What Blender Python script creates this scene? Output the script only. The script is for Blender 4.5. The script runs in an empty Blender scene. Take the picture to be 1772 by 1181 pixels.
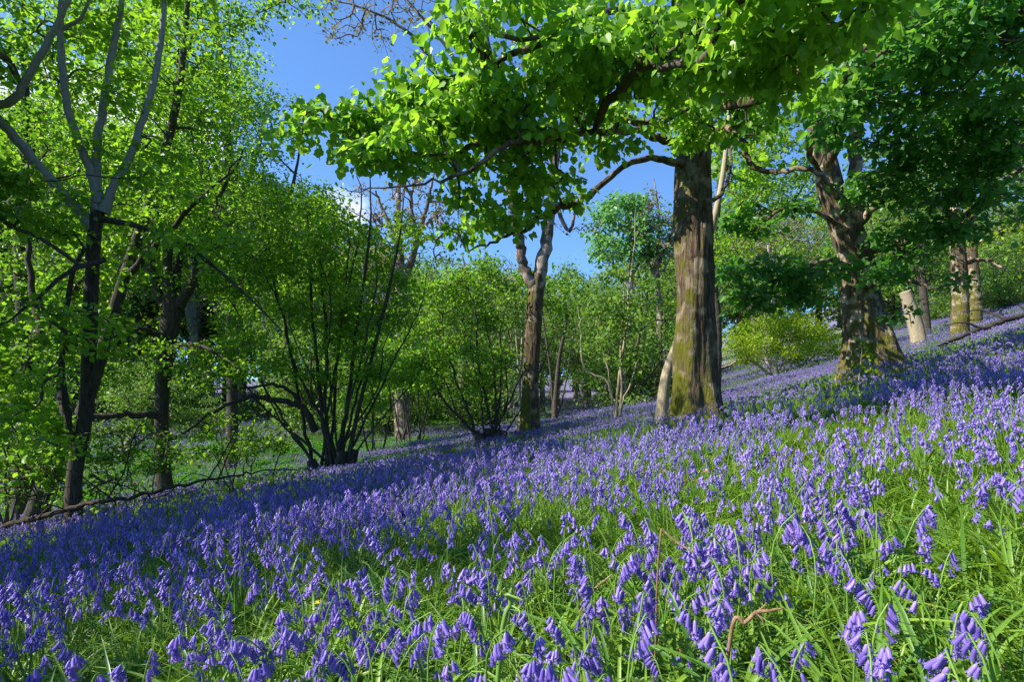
import bpy, math, random
import numpy as np
from mathutils import Vector, noise

# ------------------------------------------------------------------ camera, sky, sun, exposure
SC = bpy.context.scene
COL = SC.collection
F = 984.0                      # focal length in photo pixels (20 mm on 36 mm, 1772 px wide)
HY = 650.0                     # eye level in the photo
ZC = 0.85                      # camera height above the bank
cam_d = bpy.data.cameras.new('camera'); cam = bpy.data.objects.new('camera', cam_d); COL.objects.link(cam)
cam_d.sensor_width = 36; cam_d.lens = 36 * F / 1772; cam_d.shift_y = (HY - 590.5) / 1772
cam_d.clip_start = 0.03; cam_d.clip_end = 2000
cam.location = (0, 0, ZC); cam.rotation_euler = (math.radians(90), 0, 0)
SC.camera = cam
SUN_EL, SUN_AZ = math.radians(43), math.atan2(-.975, -.22)      # azimuth measured from +Y towards +X
SDIR = Vector((math.cos(SUN_EL) * math.sin(SUN_AZ), math.cos(SUN_EL) * math.cos(SUN_AZ), math.sin(SUN_EL)))
sun_d = bpy.data.lights.new('sun', 'SUN'); sun = bpy.data.objects.new('sun', sun_d); COL.objects.link(sun)
sun_d.energy = 5.0; sun_d.angle = math.radians(0.5); sun_d.color = (1.0, .95, .86)
sun.rotation_euler = SDIR.to_track_quat('Z', 'Y').to_euler()
SC.view_settings.view_transform = 'Standard'; SC.view_settings.look = 'None'
SC.view_settings.exposure = 1.0; SC.view_settings.gamma = 1
SC.cycles.max_bounces = 7; SC.cycles.diffuse_bounces = 4; SC.cycles.glossy_bounces = 2
SC.cycles.transmission_bounces = 3; SC.cycles.transparent_max_bounces = 4
SC.cycles.use_denoising = True

def nd(nt, t, **kw):
    n = nt.nodes.new(t)
    for k, v in kw.items():
        setattr(n, k, v)
    return n

def pxdir(px, py):
    return Vector(((px - 886) / F, 1, (HY - py) / F)).normalized()

w = bpy.data.worlds.new("World"); SC.world = w; w.use_nodes = True
nt = w.node_tree; nt.nodes.clear()
out = nd(nt, 'ShaderNodeOutputWorld'); bg = nd(nt, 'ShaderNodeBackground')
sky = nd(nt, 'ShaderNodeTexSky', sky_type='NISHITA', sun_disc=False)
svm = nd(nt, 'ShaderNodeMapping'); svm.inputs['Location'].default_value = (0, 0, .12); svt = nd(nt, 'ShaderNodeTexCoord')
nt.links.new(svt.outputs['Generated'], svm.inputs[0]); nt.links.new(svm.outputs[0], sky.inputs[0])
sky.sun_elevation = SUN_EL; sky.sun_rotation = SUN_AZ % (2 * math.pi)
sky.air_density = 1.0; sky.dust_density = 0.15; sky.ozone_density = 3.0
bg.inputs['Strength'].default_value = 0.105
tc = nd(nt, 'ShaderNodeTexCoord')
nz = nd(nt, 'ShaderNodeTexNoise'); nz.inputs['Scale'].default_value = 5.0; nz.inputs['Detail'].default_value = 8
nz.inputs['Roughness'].default_value = .6
mp = nd(nt, 'ShaderNodeMapping'); mp.inputs['Scale'].default_value = (1, 1, 2.4)
nt.links.new(tc.outputs['Generated'], mp.inputs[0]); nt.links.new(mp.outputs[0], nz.inputs['Vector'])
acc = None
for (px, py, r0, r1) in ((590, 378, .5, 4.5), (215, 320, 3, 13), (30, 280, 2, 9)):
    d = pxdir(px, py)
    dp = nd(nt, 'ShaderNodeVectorMath', operation='DOT_PRODUCT'); dp.inputs[1].default_value = d
    nt.links.new(tc.outputs['Generated'], dp.inputs[0])
    mr = nd(nt, 'ShaderNodeMapRange', interpolation_type='SMOOTHSTEP')
    mr.inputs['From Min'].default_value = math.cos(math.radians(r1)); mr.inputs['From Max'].default_value = math.cos(math.radians(r0))
    nt.links.new(dp.outputs['Value'], mr.inputs['Value'])
    if acc is None: acc = mr.outputs[0]
    else:
        mx = nd(nt, 'ShaderNodeMath', operation='MAXIMUM'); nt.links.new(acc, mx.inputs[0]); nt.links.new(mr.outputs[0], mx.inputs[1]); acc = mx.outputs[0]
ad = nd(nt, 'ShaderNodeMath', operation='MULTIPLY_ADD'); ad.inputs[1].default_value = .42; nt.links.new(acc, ad.inputs[0]); nt.links.new(nz.outputs['Fac'], ad.inputs[2])
cr = nd(nt, 'ShaderNodeMapRange'); cr.inputs['From Min'].default_value = .72; cr.inputs['From Max'].default_value = .95
nt.links.new(ad.outputs[0], cr.inputs['Value'])
mixc = nd(nt, 'ShaderNodeMix', data_type='RGBA'); nt.links.new(cr.outputs[0], mixc.inputs['Factor'])
tint = nd(nt, 'ShaderNodeMix', data_type='RGBA', blend_type='MULTIPLY'); tint.inputs['Factor'].default_value = 1
tint.inputs[7].default_value = (.82, 1.1, 1.38, 1)
nt.links.new(sky.outputs[0], tint.inputs[6])
nt.links.new(tint.outputs[2], mixc.inputs[6]); mixc.inputs[7].default_value = (6.2, 6.6, 7.2, 1)
nt.links.new(mixc.outputs[2], bg.inputs['Color']); nt.links.new(bg.outputs[0], out.inputs[0])

# ------------------------------------------------------------------ materials
MATS = {}
def foliage_mat(name, c0, c1, trans, gloss=.25, tmix=.45, rand_obj=False):
    """two natural leaf colours mixed by a per-leaf random value; light passes through the blade"""
    m = bpy.data.materials.new(name); m.use_nodes = True; t = m.node_tree; t.nodes.clear()
    o = nd(t, 'ShaderNodeOutputMaterial'); p = nd(t, 'ShaderNodeBsdfPrincipled'); tr = nd(t, 'ShaderNodeBsdfTranslucent')
    at = nd(t, 'ShaderNodeAttribute', attribute_name='rnd'); mx = nd(t, 'ShaderNodeMix', data_type='RGBA')
    mx.inputs[6].default_value = (*c0, 1); mx.inputs[7].default_value = (*c1, 1)
    if rand_obj:
        oi = nd(t, 'ShaderNodeObjectInfo'); av = nd(t, 'ShaderNodeMath', operation='MULTIPLY_ADD')
        av.inputs[1].default_value = .5; ml = nd(t, 'ShaderNodeMath', operation='MULTIPLY'); ml.inputs[1].default_value = .5
        t.links.new(oi.outputs['Random'], ml.inputs[0]); t.links.new(at.outputs['Fac'], av.inputs[0]); t.links.new(ml.outputs[0], av.inputs[2])
        t.links.new(av.outputs[0], mx.inputs['Factor'])
    else:
        t.links.new(at.outputs['Fac'], mx.inputs['Factor'])
    t.links.new(mx.outputs[2], p.inputs['Base Color'])
    p.inputs['Roughness'].default_value = .42; p.inputs['Specular IOR Level'].default_value = gloss
    m2 = nd(t, 'ShaderNodeMix', data_type='RGBA', blend_type='MULTIPLY'); m2.inputs['Factor'].default_value = 1
    m2.inputs[7].default_value = (*trans, 1); t.links.new(mx.outputs[2], m2.inputs[6]); t.links.new(m2.outputs[2], tr.inputs['Color'])
    ms = nd(t, 'ShaderNodeMixShader'); ms.inputs[0].default_value = tmix
    t.links.new(p.outputs[0], ms.inputs[1]); t.links.new(tr.outputs[0], ms.inputs[2]); t.links.new(ms.outputs[0], o.inputs[0])
    MATS[name] = m; return m

def bark_mat(name, dark, light, moss, moss_amt, scale=1.0, patch=None, mossdir=(-.4, -.5, .2), bump=.9):
    m = bpy.data.materials.new(name); m.use_nodes = True; t = m.node_tree; t.nodes.clear()
    o = nd(t, 'ShaderNodeOutputMaterial'); p = nd(t, 'ShaderNodeBsdfPrincipled')
    tc = nd(t, 'ShaderNodeTexCoord'); mp = nd(t, 'ShaderNodeMapping'); mp.inputs['Scale'].default_value = (9 * scale, 9 * scale, 1.6 * scale)
    t.links.new(tc.outputs['Object'], mp.inputs[0])
    n1 = nd(t, 'ShaderNodeTexNoise'); n1.inputs['Scale'].default_value = 2.2; n1.inputs['Detail'].default_value = 9; n1.inputs['Roughness'].default_value = .68
    n1.inputs['Distortion'].default_value = .6; t.links.new(mp.outputs[0], n1.inputs['Vector'])
    v1 = nd(t, 'ShaderNodeTexVoronoi', feature='DISTANCE_TO_EDGE'); v1.inputs['Scale'].default_value = 1.6; t.links.new(mp.outputs[0], v1.inputs['Vector'])
    rp = nd(t, 'ShaderNodeMapRange'); rp.inputs['From Min'].default_value = .32; rp.inputs['From Max'].default_value = .68
    t.links.new(n1.outputs['Fac'], rp.inputs['Value'])
    mx = nd(t, 'ShaderNodeMix', data_type='RGBA'); mx.inputs[6].default_value = (*dark, 1); mx.inputs[7].default_value = (*light, 1)
    t.links.new(rp.outputs[0], mx.inputs['Factor']); colr = mx.outputs[2]
    if patch:
        n3 = nd(t, 'ShaderNodeTexNoise'); n3.inputs['Scale'].default_value = 3.1; n3.inputs['Detail'].default_value = 5
        t.links.new(tc.outputs['Object'], n3.inputs['Vector'])
        r3 = nd(t, 'ShaderNodeMapRange'); r3.inputs['From Min'].default_value = .52; r3.inputs['From Max'].default_value = .6
        t.links.new(n3.outputs['Fac'], r3.inputs['Value'])
        m3 = nd(t, 'ShaderNodeMix', data_type='RGBA'); m3.inputs[7].default_value = (*patch, 1)
        t.links.new(colr, m3.inputs[6]); t.links.new(r3.outputs[0], m3.inputs['Factor']); colr = m3.outputs[2]
    # moss on the damp side and low down
    n2 = nd(t, 'ShaderNodeTexNoise'); n2.inputs['Scale'].default_value = 3.4; n2.inputs['Detail'].default_value = 10; n2.inputs['Roughness'].default_value = .72; t.links.new(tc.outputs['Object'], n2.inputs['Vector'])
    sx = nd(t, 'ShaderNodeSeparateXYZ'); t.links.new(tc.outputs['Object'], sx.inputs[0])
    hz = nd(t, 'ShaderNodeMapRange'); hz.inputs['From Min'].default_value = 0.2; hz.inputs['From Max'].default_value = 3.2
    hz.inputs['To Min'].default_value = .16; hz.inputs['To Max'].default_value = 0
    t.links.new(sx.outputs['Z'], hz.inputs['Value'])
    ge = nd(t, 'ShaderNodeNewGeometry'); dp = nd(t, 'ShaderNodeVectorMath', operation='DOT_PRODUCT'); dp.inputs[1].default_value = mossdir
    t.links.new(ge.outputs['Normal'], dp.inputs[0])
    a1 = nd(t, 'ShaderNodeMath', operation='ADD'); t.links.new(n2.outputs['Fac'], a1.inputs[0]); t.links.new(hz.outputs[0], a1.inputs[1])
    a2 = nd(t, 'ShaderNodeMath', operation='MULTIPLY_ADD'); a2.inputs[1].default_value = .22; t.links.new(dp.outputs['Value'], a2.inputs[0]); t.links.new(a1.outputs[0], a2.inputs[2])
    mr = nd(t, 'ShaderNodeMapRange'); mr.inputs['From Min'].default_value = .92 - moss_amt; mr.inputs['From Max'].default_value = 1.04 - moss_amt
    t.links.new(a2.outputs[0], mr.inputs['Value'])
    m2 = nd(t, 'ShaderNodeMix', data_type='RGBA'); m2.inputs[7].default_value = (*moss, 1); t.links.new(colr, m2.inputs[6]); t.links.new(mr.outputs[0], m2.inputs['Factor'])
    t.links.new(m2.outputs[2], p.inputs['Base Color']); p.inputs['Roughness'].default_value = .9; p.inputs['Specular IOR Level'].default_value = .15
    h = nd(t, 'ShaderNodeMath', operation='MULTIPLY_ADD'); h.inputs[1].default_value = .5
    t.links.new(v1.outputs['Distance'], h.inputs[0]); t.links.new(n1.outputs['Fac'], h.inputs[2])
    bp = nd(t, 'ShaderNodeBump'); bp.inputs['Strength'].default_value = bump; bp.inputs['Distance'].default_value = .05 / scale
    t.links.new(h.outputs[0], bp.inputs['Height']); t.links.new(bp.outputs[0], p.inputs['Normal']); t.links.new(p.outputs[0], o.inputs[0])
    MATS[name] = m; return m

foliage_mat('sycamore_leaf', (.09, .24, .022), (.23, .42, .035), (2.0, 1.8, .9), .45, .55)
foliage_mat('dark_sycamore_leaf', (.04, .14, .03), (.12, .29, .04), (1.8, 1.8, .9), .45, .5)
foliage_mat('hazel_leaf', (.08, .20, .016), (.28, .45, .035), (1.75, 1.75, .8), .3, .5)
foliage_mat('beech_leaf', (.06, .17, .016), (.23, .39, .03), (1.75, 1.75, .8), .3, .5)
foliage_mat('far_leaf', (.07, .18, .025), (.19, .32, .045), (1.6, 1.5, .9), .2, .45)
foliage_mat('lime_leaf', (.17, .31, .012), (.33, .46, .03), (1.5, 1.4, .7), .2, .5)
foliage_mat('bluish_leaf', (.09, .25, .06), (.17, .36, .09), (1.5, 1.5, 1.1), .4, .45)
foliage_mat('bud_leaf', (.14, .17, .03), (.26, .24, .06), (1.5, 1.3, .8), .2, .4)
foliage_mat('grass_blade', (.03, .115, .010), (.25, .39, .03), (1.7, 1.6, .6), .45, .4, True)
foliage_mat('bell_leaf', (.04, .14, .014), (.25, .40, .035), (1.7, 1.6, .6), .5, .35, True)
foliage_mat('stem_green', (.12, .25, .03), (.22, .36, .06), (1.3, 1.3, .6), .4, .2, True)
foliage_mat('bell_petal', (.07, .035, .33), (.48, .33, .80), (1.1, 1.05, 1.25), .45, .3, True)
foliage_mat('ramsons_leaf', (.03, .12, .02), (.11, .28, .03), (1.5, 1.5, .7), .08, .4, True)
foliage_mat('litter_leaf', (.22, .12, .05), (.42, .27, .12), (1, .9, .6), .2, .15)
foliage_mat('celandine_petal', (.85, .72, .03), (.9, .8, .05), (1, 1, .5), .3, .2)
bark_mat('sycamore_bark', (.02, .014, .010), (.19, .135, .085), (.11, .11, .012), .235, 1.0, patch=(.25, .195, .13), mossdir=(-.75, -.5, .1), bump=1.0)
bark_mat('plate_bark', (.03, .021, .013), (.25, .18, .11), (.12, .12, .012), .24, .8, patch=(.46, .36, .25), bump=1.0)
bark_mat('dark_bark', (.028, .023, .018), (.12, .10, .078), (.045, .07, .010), .10, 1.6)
bark_mat('grey_bark', (.2, .18, .165), (.38, .35, .33), (.12, .14, .02), -.02, 2.0, bump=.5)
bark_mat('forked_bark', (.04, .03, .024), (.22, .17, .135), (.13, .15, .015), .10, 1.4, patch=(.36, .29, .24), bump=.7)
bark_mat('pale_bark', (.26, .2, .12), (.48, .40, .27), (.2, .2, .03), .04, 2.0, bump=.5)
bark_mat('twig_bark', (.05, .04, .03), (.15, .12, .09), (.08, .11, .02), .05, 3.0, bump=.3)
bark_mat('bare_twig', (.13, .1, .09), (.26, .21, .19), (.12, .14, .03), .02, 3.0, bump=.3)
bark_mat('dead_wood', (.022, .017, .013), (.085, .065, .05), (.1, .13, .02), -.05, 3.0, bump=.6)
bark_mat('dry_stalk', (.10, .05, .025), (.36, .23, .12), (.3, .3, .05), -.3, 6.0, bump=.3)

# ground: dark soil, litter and green, violet grey where flowers thicken into a distant mist
def ground_mat():
    m = bpy.data.materials.new('woodland_ground'); m.use_nodes = True; t = m.node_tree; t.nodes.clear()
    o = nd(t, 'ShaderNodeOutputMaterial'); p = nd(t, 'ShaderNodeBsdfPrincipled'); tc = nd(t, 'ShaderNodeTexCoord')
    n1 = nd(t, 'ShaderNodeTexNoise'); n1.inputs['Scale'].default_value = 9; n1.inputs['Detail'].default_value = 10; n1.inputs['Roughness'].default_value = .75
    t.links.new(tc.outputs['Object'], n1.inputs['Vector'])
    r = nd(t, 'ShaderNodeValToRGB'); e = r.color_ramp.elements
    e[0].position = .3; e[0].color = (.02, .022, .010, 1); e[1].position = .72; e[1].color = (.10, .13, .035, 1)
    k = r.color_ramp.elements.new(.5); k.color = (.035, .06, .014, 1)
    t.links.new(n1.outputs['Fac'], r.inputs[0])
    at = nd(t, 'ShaderNodeAttribute', attribute_name='mist')
    n2 = nd(t, 'ShaderNodeTexNoise'); n2.inputs['Scale'].default_value = 1.3; n2.inputs['Detail'].default_value = 9; n2.inputs['Roughness'].default_value = .8
    t.links.new(tc.outputs['Object'], n2.inputs['Vector'])
    r2 = nd(t, 'ShaderNodeValToRGB'); e = r2.color_ramp.elements
    e[0].position = .3; e[0].color = (.09, .08, .13, 1); e[1].position = .7; e[1].color = (.25, .22, .33, 1)
    t.links.new(n2.outputs['Fac'], r2.inputs[0])
    mx = nd(t, 'ShaderNodeMix', data_type='RGBA'); t.links.new(at.outputs['Fac'], mx.inputs['Factor'])
    t.links.new(r.outputs[0], mx.inputs[6]); t.links.new(r2.outputs[0], mx.inputs[7]); t.links.new(mx.outputs[2], p.inputs['Base Color'])
    p.inputs['Roughness'].default_value = .95; p.inputs['Specular IOR Level'].default_value = .1
    bp = nd(t, 'ShaderNodeBump'); bp.inputs['Strength'].default_value = .8; bp.inputs['Distance'].default_value = .06
    t.links.new(n1.outputs['Fac'], bp.inputs['Height']); t.links.new(bp.outputs[0], p.inputs['Normal']); t.links.new(p.outputs[0], o.inputs[0])
    return m

# ------------------------------------------------------------------ terrain
def smax(a, b, k=1.0):
    return np.logaddexp(a / k, b / k) * k

def ground_np(x, y):
    x = np.asarray(x, float); y = np.asarray(y, float)
    xp = np.clip(x, 0, None)
    quad = np.where(xp < 14, .0038 * xp ** 2, .0038 * 196 + .106 * (xp - 14))
    near = -.85 - .073 * y + .16 * x + quad
    near = np.where(y > 45, near + .05 * (y - 45), near)
    floor = -3.75 + .022 * np.clip(y - 18, 0, 60) + .01 * x
    z = smax(near, floor, .35)
    z = z + .035 * np.sin(x * 1.3 + .7 * np.sin(y * .9)) * np.cos(y * 1.1) + .06 * np.sin(x * .37 + 1.7) * np.sin(y * .31 + .4)
    return z + ZC

def gz(x, y):
    return float(ground_np(x, y))

def at(px, py, Y):
    return Vector(((px - 886) / F * Y, Y, ZC + (HY - py) / F * Y))

def foot(px, Y, sink=.12):
    x = (px - 886) / F * Y
    return Vector((x, Y, gz(x, Y) - sink))

# ------------------------------------------------------------------ helpers for objects
def link(name, me, parent=None, loc=None):
    o = bpy.data.objects.new(name, me); COL.objects.link(o)
    if parent is not None: o.parent = parent
    if loc is not None: o.location = loc
    return o

def tag(o, label=None, cat=None, group=None, kind=None):
    if label: o['label'] = label
    if cat: o['category'] = cat
    if group: o['group'] = group
    if kind: o['kind'] = kind
    return o

class MB:
    """collects numpy vertex and face blocks for one mesh"""
    def __init__(s):
        s.v = []; s.fl = []; s.fn = []; s.mi = []; s.rnd = []; s.n = 0
    def add(s, verts, faces, mi=0, rnd=None):
        verts = np.asarray(verts, float).reshape(-1, 3); faces = np.asarray(faces, int)
        s.v.append(verts); s.fl.append((faces + s.n).ravel()); s.fn.append(np.full(len(faces), faces.shape[1], int))
        s.mi.append(np.full(len(faces), mi, int)); s.rnd.append(np.full(len(faces), .5) if rnd is None else np.broadcast_to(np.asarray(rnd, float), (len(faces),)).copy())
        s.n += len(verts)
    def mesh(s, name, mats, origin=(0, 0, 0), smooth=True):
        v = np.concatenate(s.v) - np.asarray(origin, float); fl = np.concatenate(s.fl); fn = np.concatenate(s.fn)
        me = bpy.data.meshes.new(name)
        me.vertices.add(len(v)); me.vertices.foreach_set('co', v.astype(np.float32).ravel())
        me.loops.add(len(fl)); me.loops.foreach_set('vertex_index', fl.astype(np.int32))
        me.polygons.add(len(fn)); st = np.concatenate(([0], np.cumsum(fn)[:-1]))
        me.polygons.foreach_set('loop_start', st.astype(np.int32)); me.polygons.foreach_set('loop_total', fn.astype(np.int32))
        me.polygons.foreach_set('material_index', np.concatenate(s.mi).astype(np.int32))
        me.polygons.foreach_set('use_smooth', np.full(len(fn), smooth))
        a = me.attributes.new('rnd', 'FLOAT', 'FACE'); a.data.foreach_set('value', np.concatenate(s.rnd).astype(np.float32))
        for m in mats: me.materials.append(MATS[m] if isinstance(m, str) else m)
        me.update(); me.validate()
        return me

def catmull(P, n):
    P = np.asarray(P, float)
    Q = np.vstack([2 * P[0] - P[1], P, 2 * P[-1] - P[-2]]); o = []
    for i in range(len(P) - 1):
        p0, p1, p2, p3 = Q[i:i + 4]
        for t in np.linspace(0, 1, n, endpoint=False):
            o.append(.5 * (2 * p1 + (p2 - p0) * t + (2 * p0 - 5 * p1 + 4 * p2 - p3) * t * t + (3 * p1 - p0 - 3 * p2 + p3) * t ** 3))
    o.append(P[-1]); return np.array(o)

def ring_frames(P):
    T = np.gradient(P, axis=0); T /= np.linalg.norm(T, axis=1)[:, None] + 1e-9
    ref = np.array((1., 0, 0)) if abs(T[0][0]) < .9 else np.array((0, 1., 0)); U = []
    u = ref
    for t in T:
        u = u - t * np.dot(u, t); u = u / (np.linalg.norm(u) + 1e-9); U.append(u)
    U = np.array(U); W = np.cross(T, U); return T, U, W

def tube(mb, P, R, sides=8, mi=0, rnd=None, shape=None, cap=True):
    P = np.asarray(P, float); R = np.asarray(R, float); T, U, W = ring_frames(P)
    a = np.linspace(0, 2 * np.pi, sides, endpoint=False)
    rad = R[:, None] * np.ones(sides)[None]
    if shape is not None: rad = rad * shape(P, a)
    V = P[:, None, :] + rad[..., None] * (np.cos(a)[None, :, None] * U[:, None, :] + np.sin(a)[None, :, None] * W[:, None, :])
    n = len(P); i = np.arange(n - 1)[:, None] * sides; j = np.arange(sides)[None]; k = (np.arange(sides)[None] + 1) % sides
    Fc = np.stack([i + j, i + k, i + sides + k, i + sides + j], -1).reshape(-1, 4)
    mb.add(V.reshape(-1, 3), Fc, mi, rnd)
    if cap:
        e = V[-1]; c = e.mean(0)[None]; vv = np.vstack([e, c]); mb.add(vv, np.stack([np.arange(sides), (np.arange(sides) + 1) % sides, np.full(sides, sides)], -1), mi, rnd if np.isscalar(rnd) else None)

def edge_tubes(mb, A, B, TA, TB, ra, rb, sides=4, segs=3, mi=0):
    """batch of curved twigs: hermite from A to B"""
    L = np.linalg.norm(B - A, axis=1)[:, None]
    t = np.linspace(0, 1, segs + 1)[None, :, None]
    h00 = 2 * t ** 3 - 3 * t ** 2 + 1; h10 = t ** 3 - 2 * t ** 2 + t; h01 = -2 * t ** 3 + 3 * t ** 2; h11 = t ** 3 - t ** 2
    P = h00 * A[:, None] + h10 * (TA * L)[:, None] + h01 * B[:, None] + h11 * (TB * L)[:, None]
    D = B - A; D /= np.linalg.norm(D, axis=1)[:, None] + 1e-9
    ref = np.where(np.abs(D[:, 2:3]) < .8, np.array([[0, 0, 1.]]), np.array([[1., 0, 0]]))
    U = np.cross(D, ref); U /= np.linalg.norm(U, axis=1)[:, None] + 1e-9; W = np.cross(D, U)
    a = np.linspace(0, 2 * np.pi, sides, endpoint=False)
    ring = np.cos(a)[None, :, None] * U[:, None] + np.sin(a)[None, :, None] * W[:, None]      # E,s,3
    tt = t[0, :, 0]; R = ra[:, None] * (1 - tt) + rb[:, None] * tt
    V = P[:, :, None] + R[:, :, None, None] * ring[:, None]
    E = len(A); base = (np.arange(E) * (segs + 1) * sides)[:, None, None]
    i = (np.arange(segs) * sides)[None, :, None]; j = np.arange(sides)[None, None]; k = ((np.arange(sides) + 1) % sides)[None, None]
    Fc = np.stack([base + i + j, base + i + k, base + i + sides + k, base + i + sides + j], -1).reshape(-1, 4)
    mb.add(V.reshape(-1, 3), Fc, mi)

# leaf outlines (x across, y along, z up); half blades share the midrib and are folded a little
def leaf_template(kind):
    if kind == 'sycamore':
        h = [(.0, .0), (.24, -.08), (.42, .06), (.40, .18), (.52, .34), (.50, .54), (.38, .56), (.32, .66), (.24, .84), (.11, .92), (.0, 1.03)]
    elif kind == 'oval':
        h = [(.0, .0), (.26, .12), (.38, .42), (.28, .75), (.0, 1.0)]
    elif kind == 'simple':
        h = [(.0, .0), (.34, .45), (.0, 1.0)]
    h = np.array(h); n = len(h)
    def z(x, y): return .30 * abs(x) - .16 * y * y
    R = np.array([(x, y, z(x, y)) for x, y in h]); Lf = R[1:-1] * np.array((-1, 1, 1))
    V = np.vstack([R, Lf])
    fr = list(range(n)); fl = [0, ] + [n - 1] + [n + i for i in range(n - 3, -1, -1)]
    return V, [fr, fl]

TEMPL = {k: leaf_template(k) for k in ('sycamore', 'oval', 'simple')}

def norm(a):
    return a / (np.linalg.norm(a, axis=-1, keepdims=True) + 1e-9)

def put_leaves(mb, P, axis, nrm, size, kind, rng, mi=0):
    V, Fs = TEMPL[kind]
    y = norm(axis); x = norm(np.cross(y, nrm)); z = np.cross(x, y)
    M = np.stack([x, y, z], 1)          # N,3(basis),3
    fold = rng.uniform(.3, 1.6, (len(P), 1)); Vn = np.repeat(V[None], len(P), 0); Vn[:, :, 2] *= fold
    Vn[:, :, 0] *= rng.uniform(.8, 1.15, (len(P), 1))
    W = np.einsum('nvi,nij->nvj', Vn, M) * size[:, None, None] + P[:, None]
    rnd = np.clip(rng.normal(.5, .27, len(P)), 0, 1)
    nv = len(V); off = mb.n
    mb.v.append(W.reshape(-1, 3)); mb.n += W.shape[0] * nv
    for f in Fs:
        Fc = (np.arange(len(P)) * nv)[:, None] + np.array(f)[None] + off
        mb.fl.append(Fc.ravel()); mb.fn.append(np.full(len(P), len(f))); mb.mi.append(np.full(len(P), mi)); mb.rnd.append(rnd)

# ------------------------------------------------------------------ tree grower
def in_ellipsoids(ells, n, rng):
    """points spread through a list of (centre, radii, weight) volumes, in uneven clumps"""
    wts = np.array([e[2] for e in ells], float); wts /= wts.sum(); out = []
    cnt = rng.multinomial(n, wts)
    for (c, r, _), k in zip(ells, cnt):
        if k == 0: continue
        m = max(3, k // 9)
        C = rng.normal(size=(m, 3)); C = norm(C) * (rng.random((m, 1)) ** .38)
        Q = C[rng.integers(0, m, k)] + rng.normal(size=(k, 3)) * .115
        out.append(np.asarray(c)[None] + Q * np.asarray(r)[None])
    return np.concatenate(out)

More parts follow.
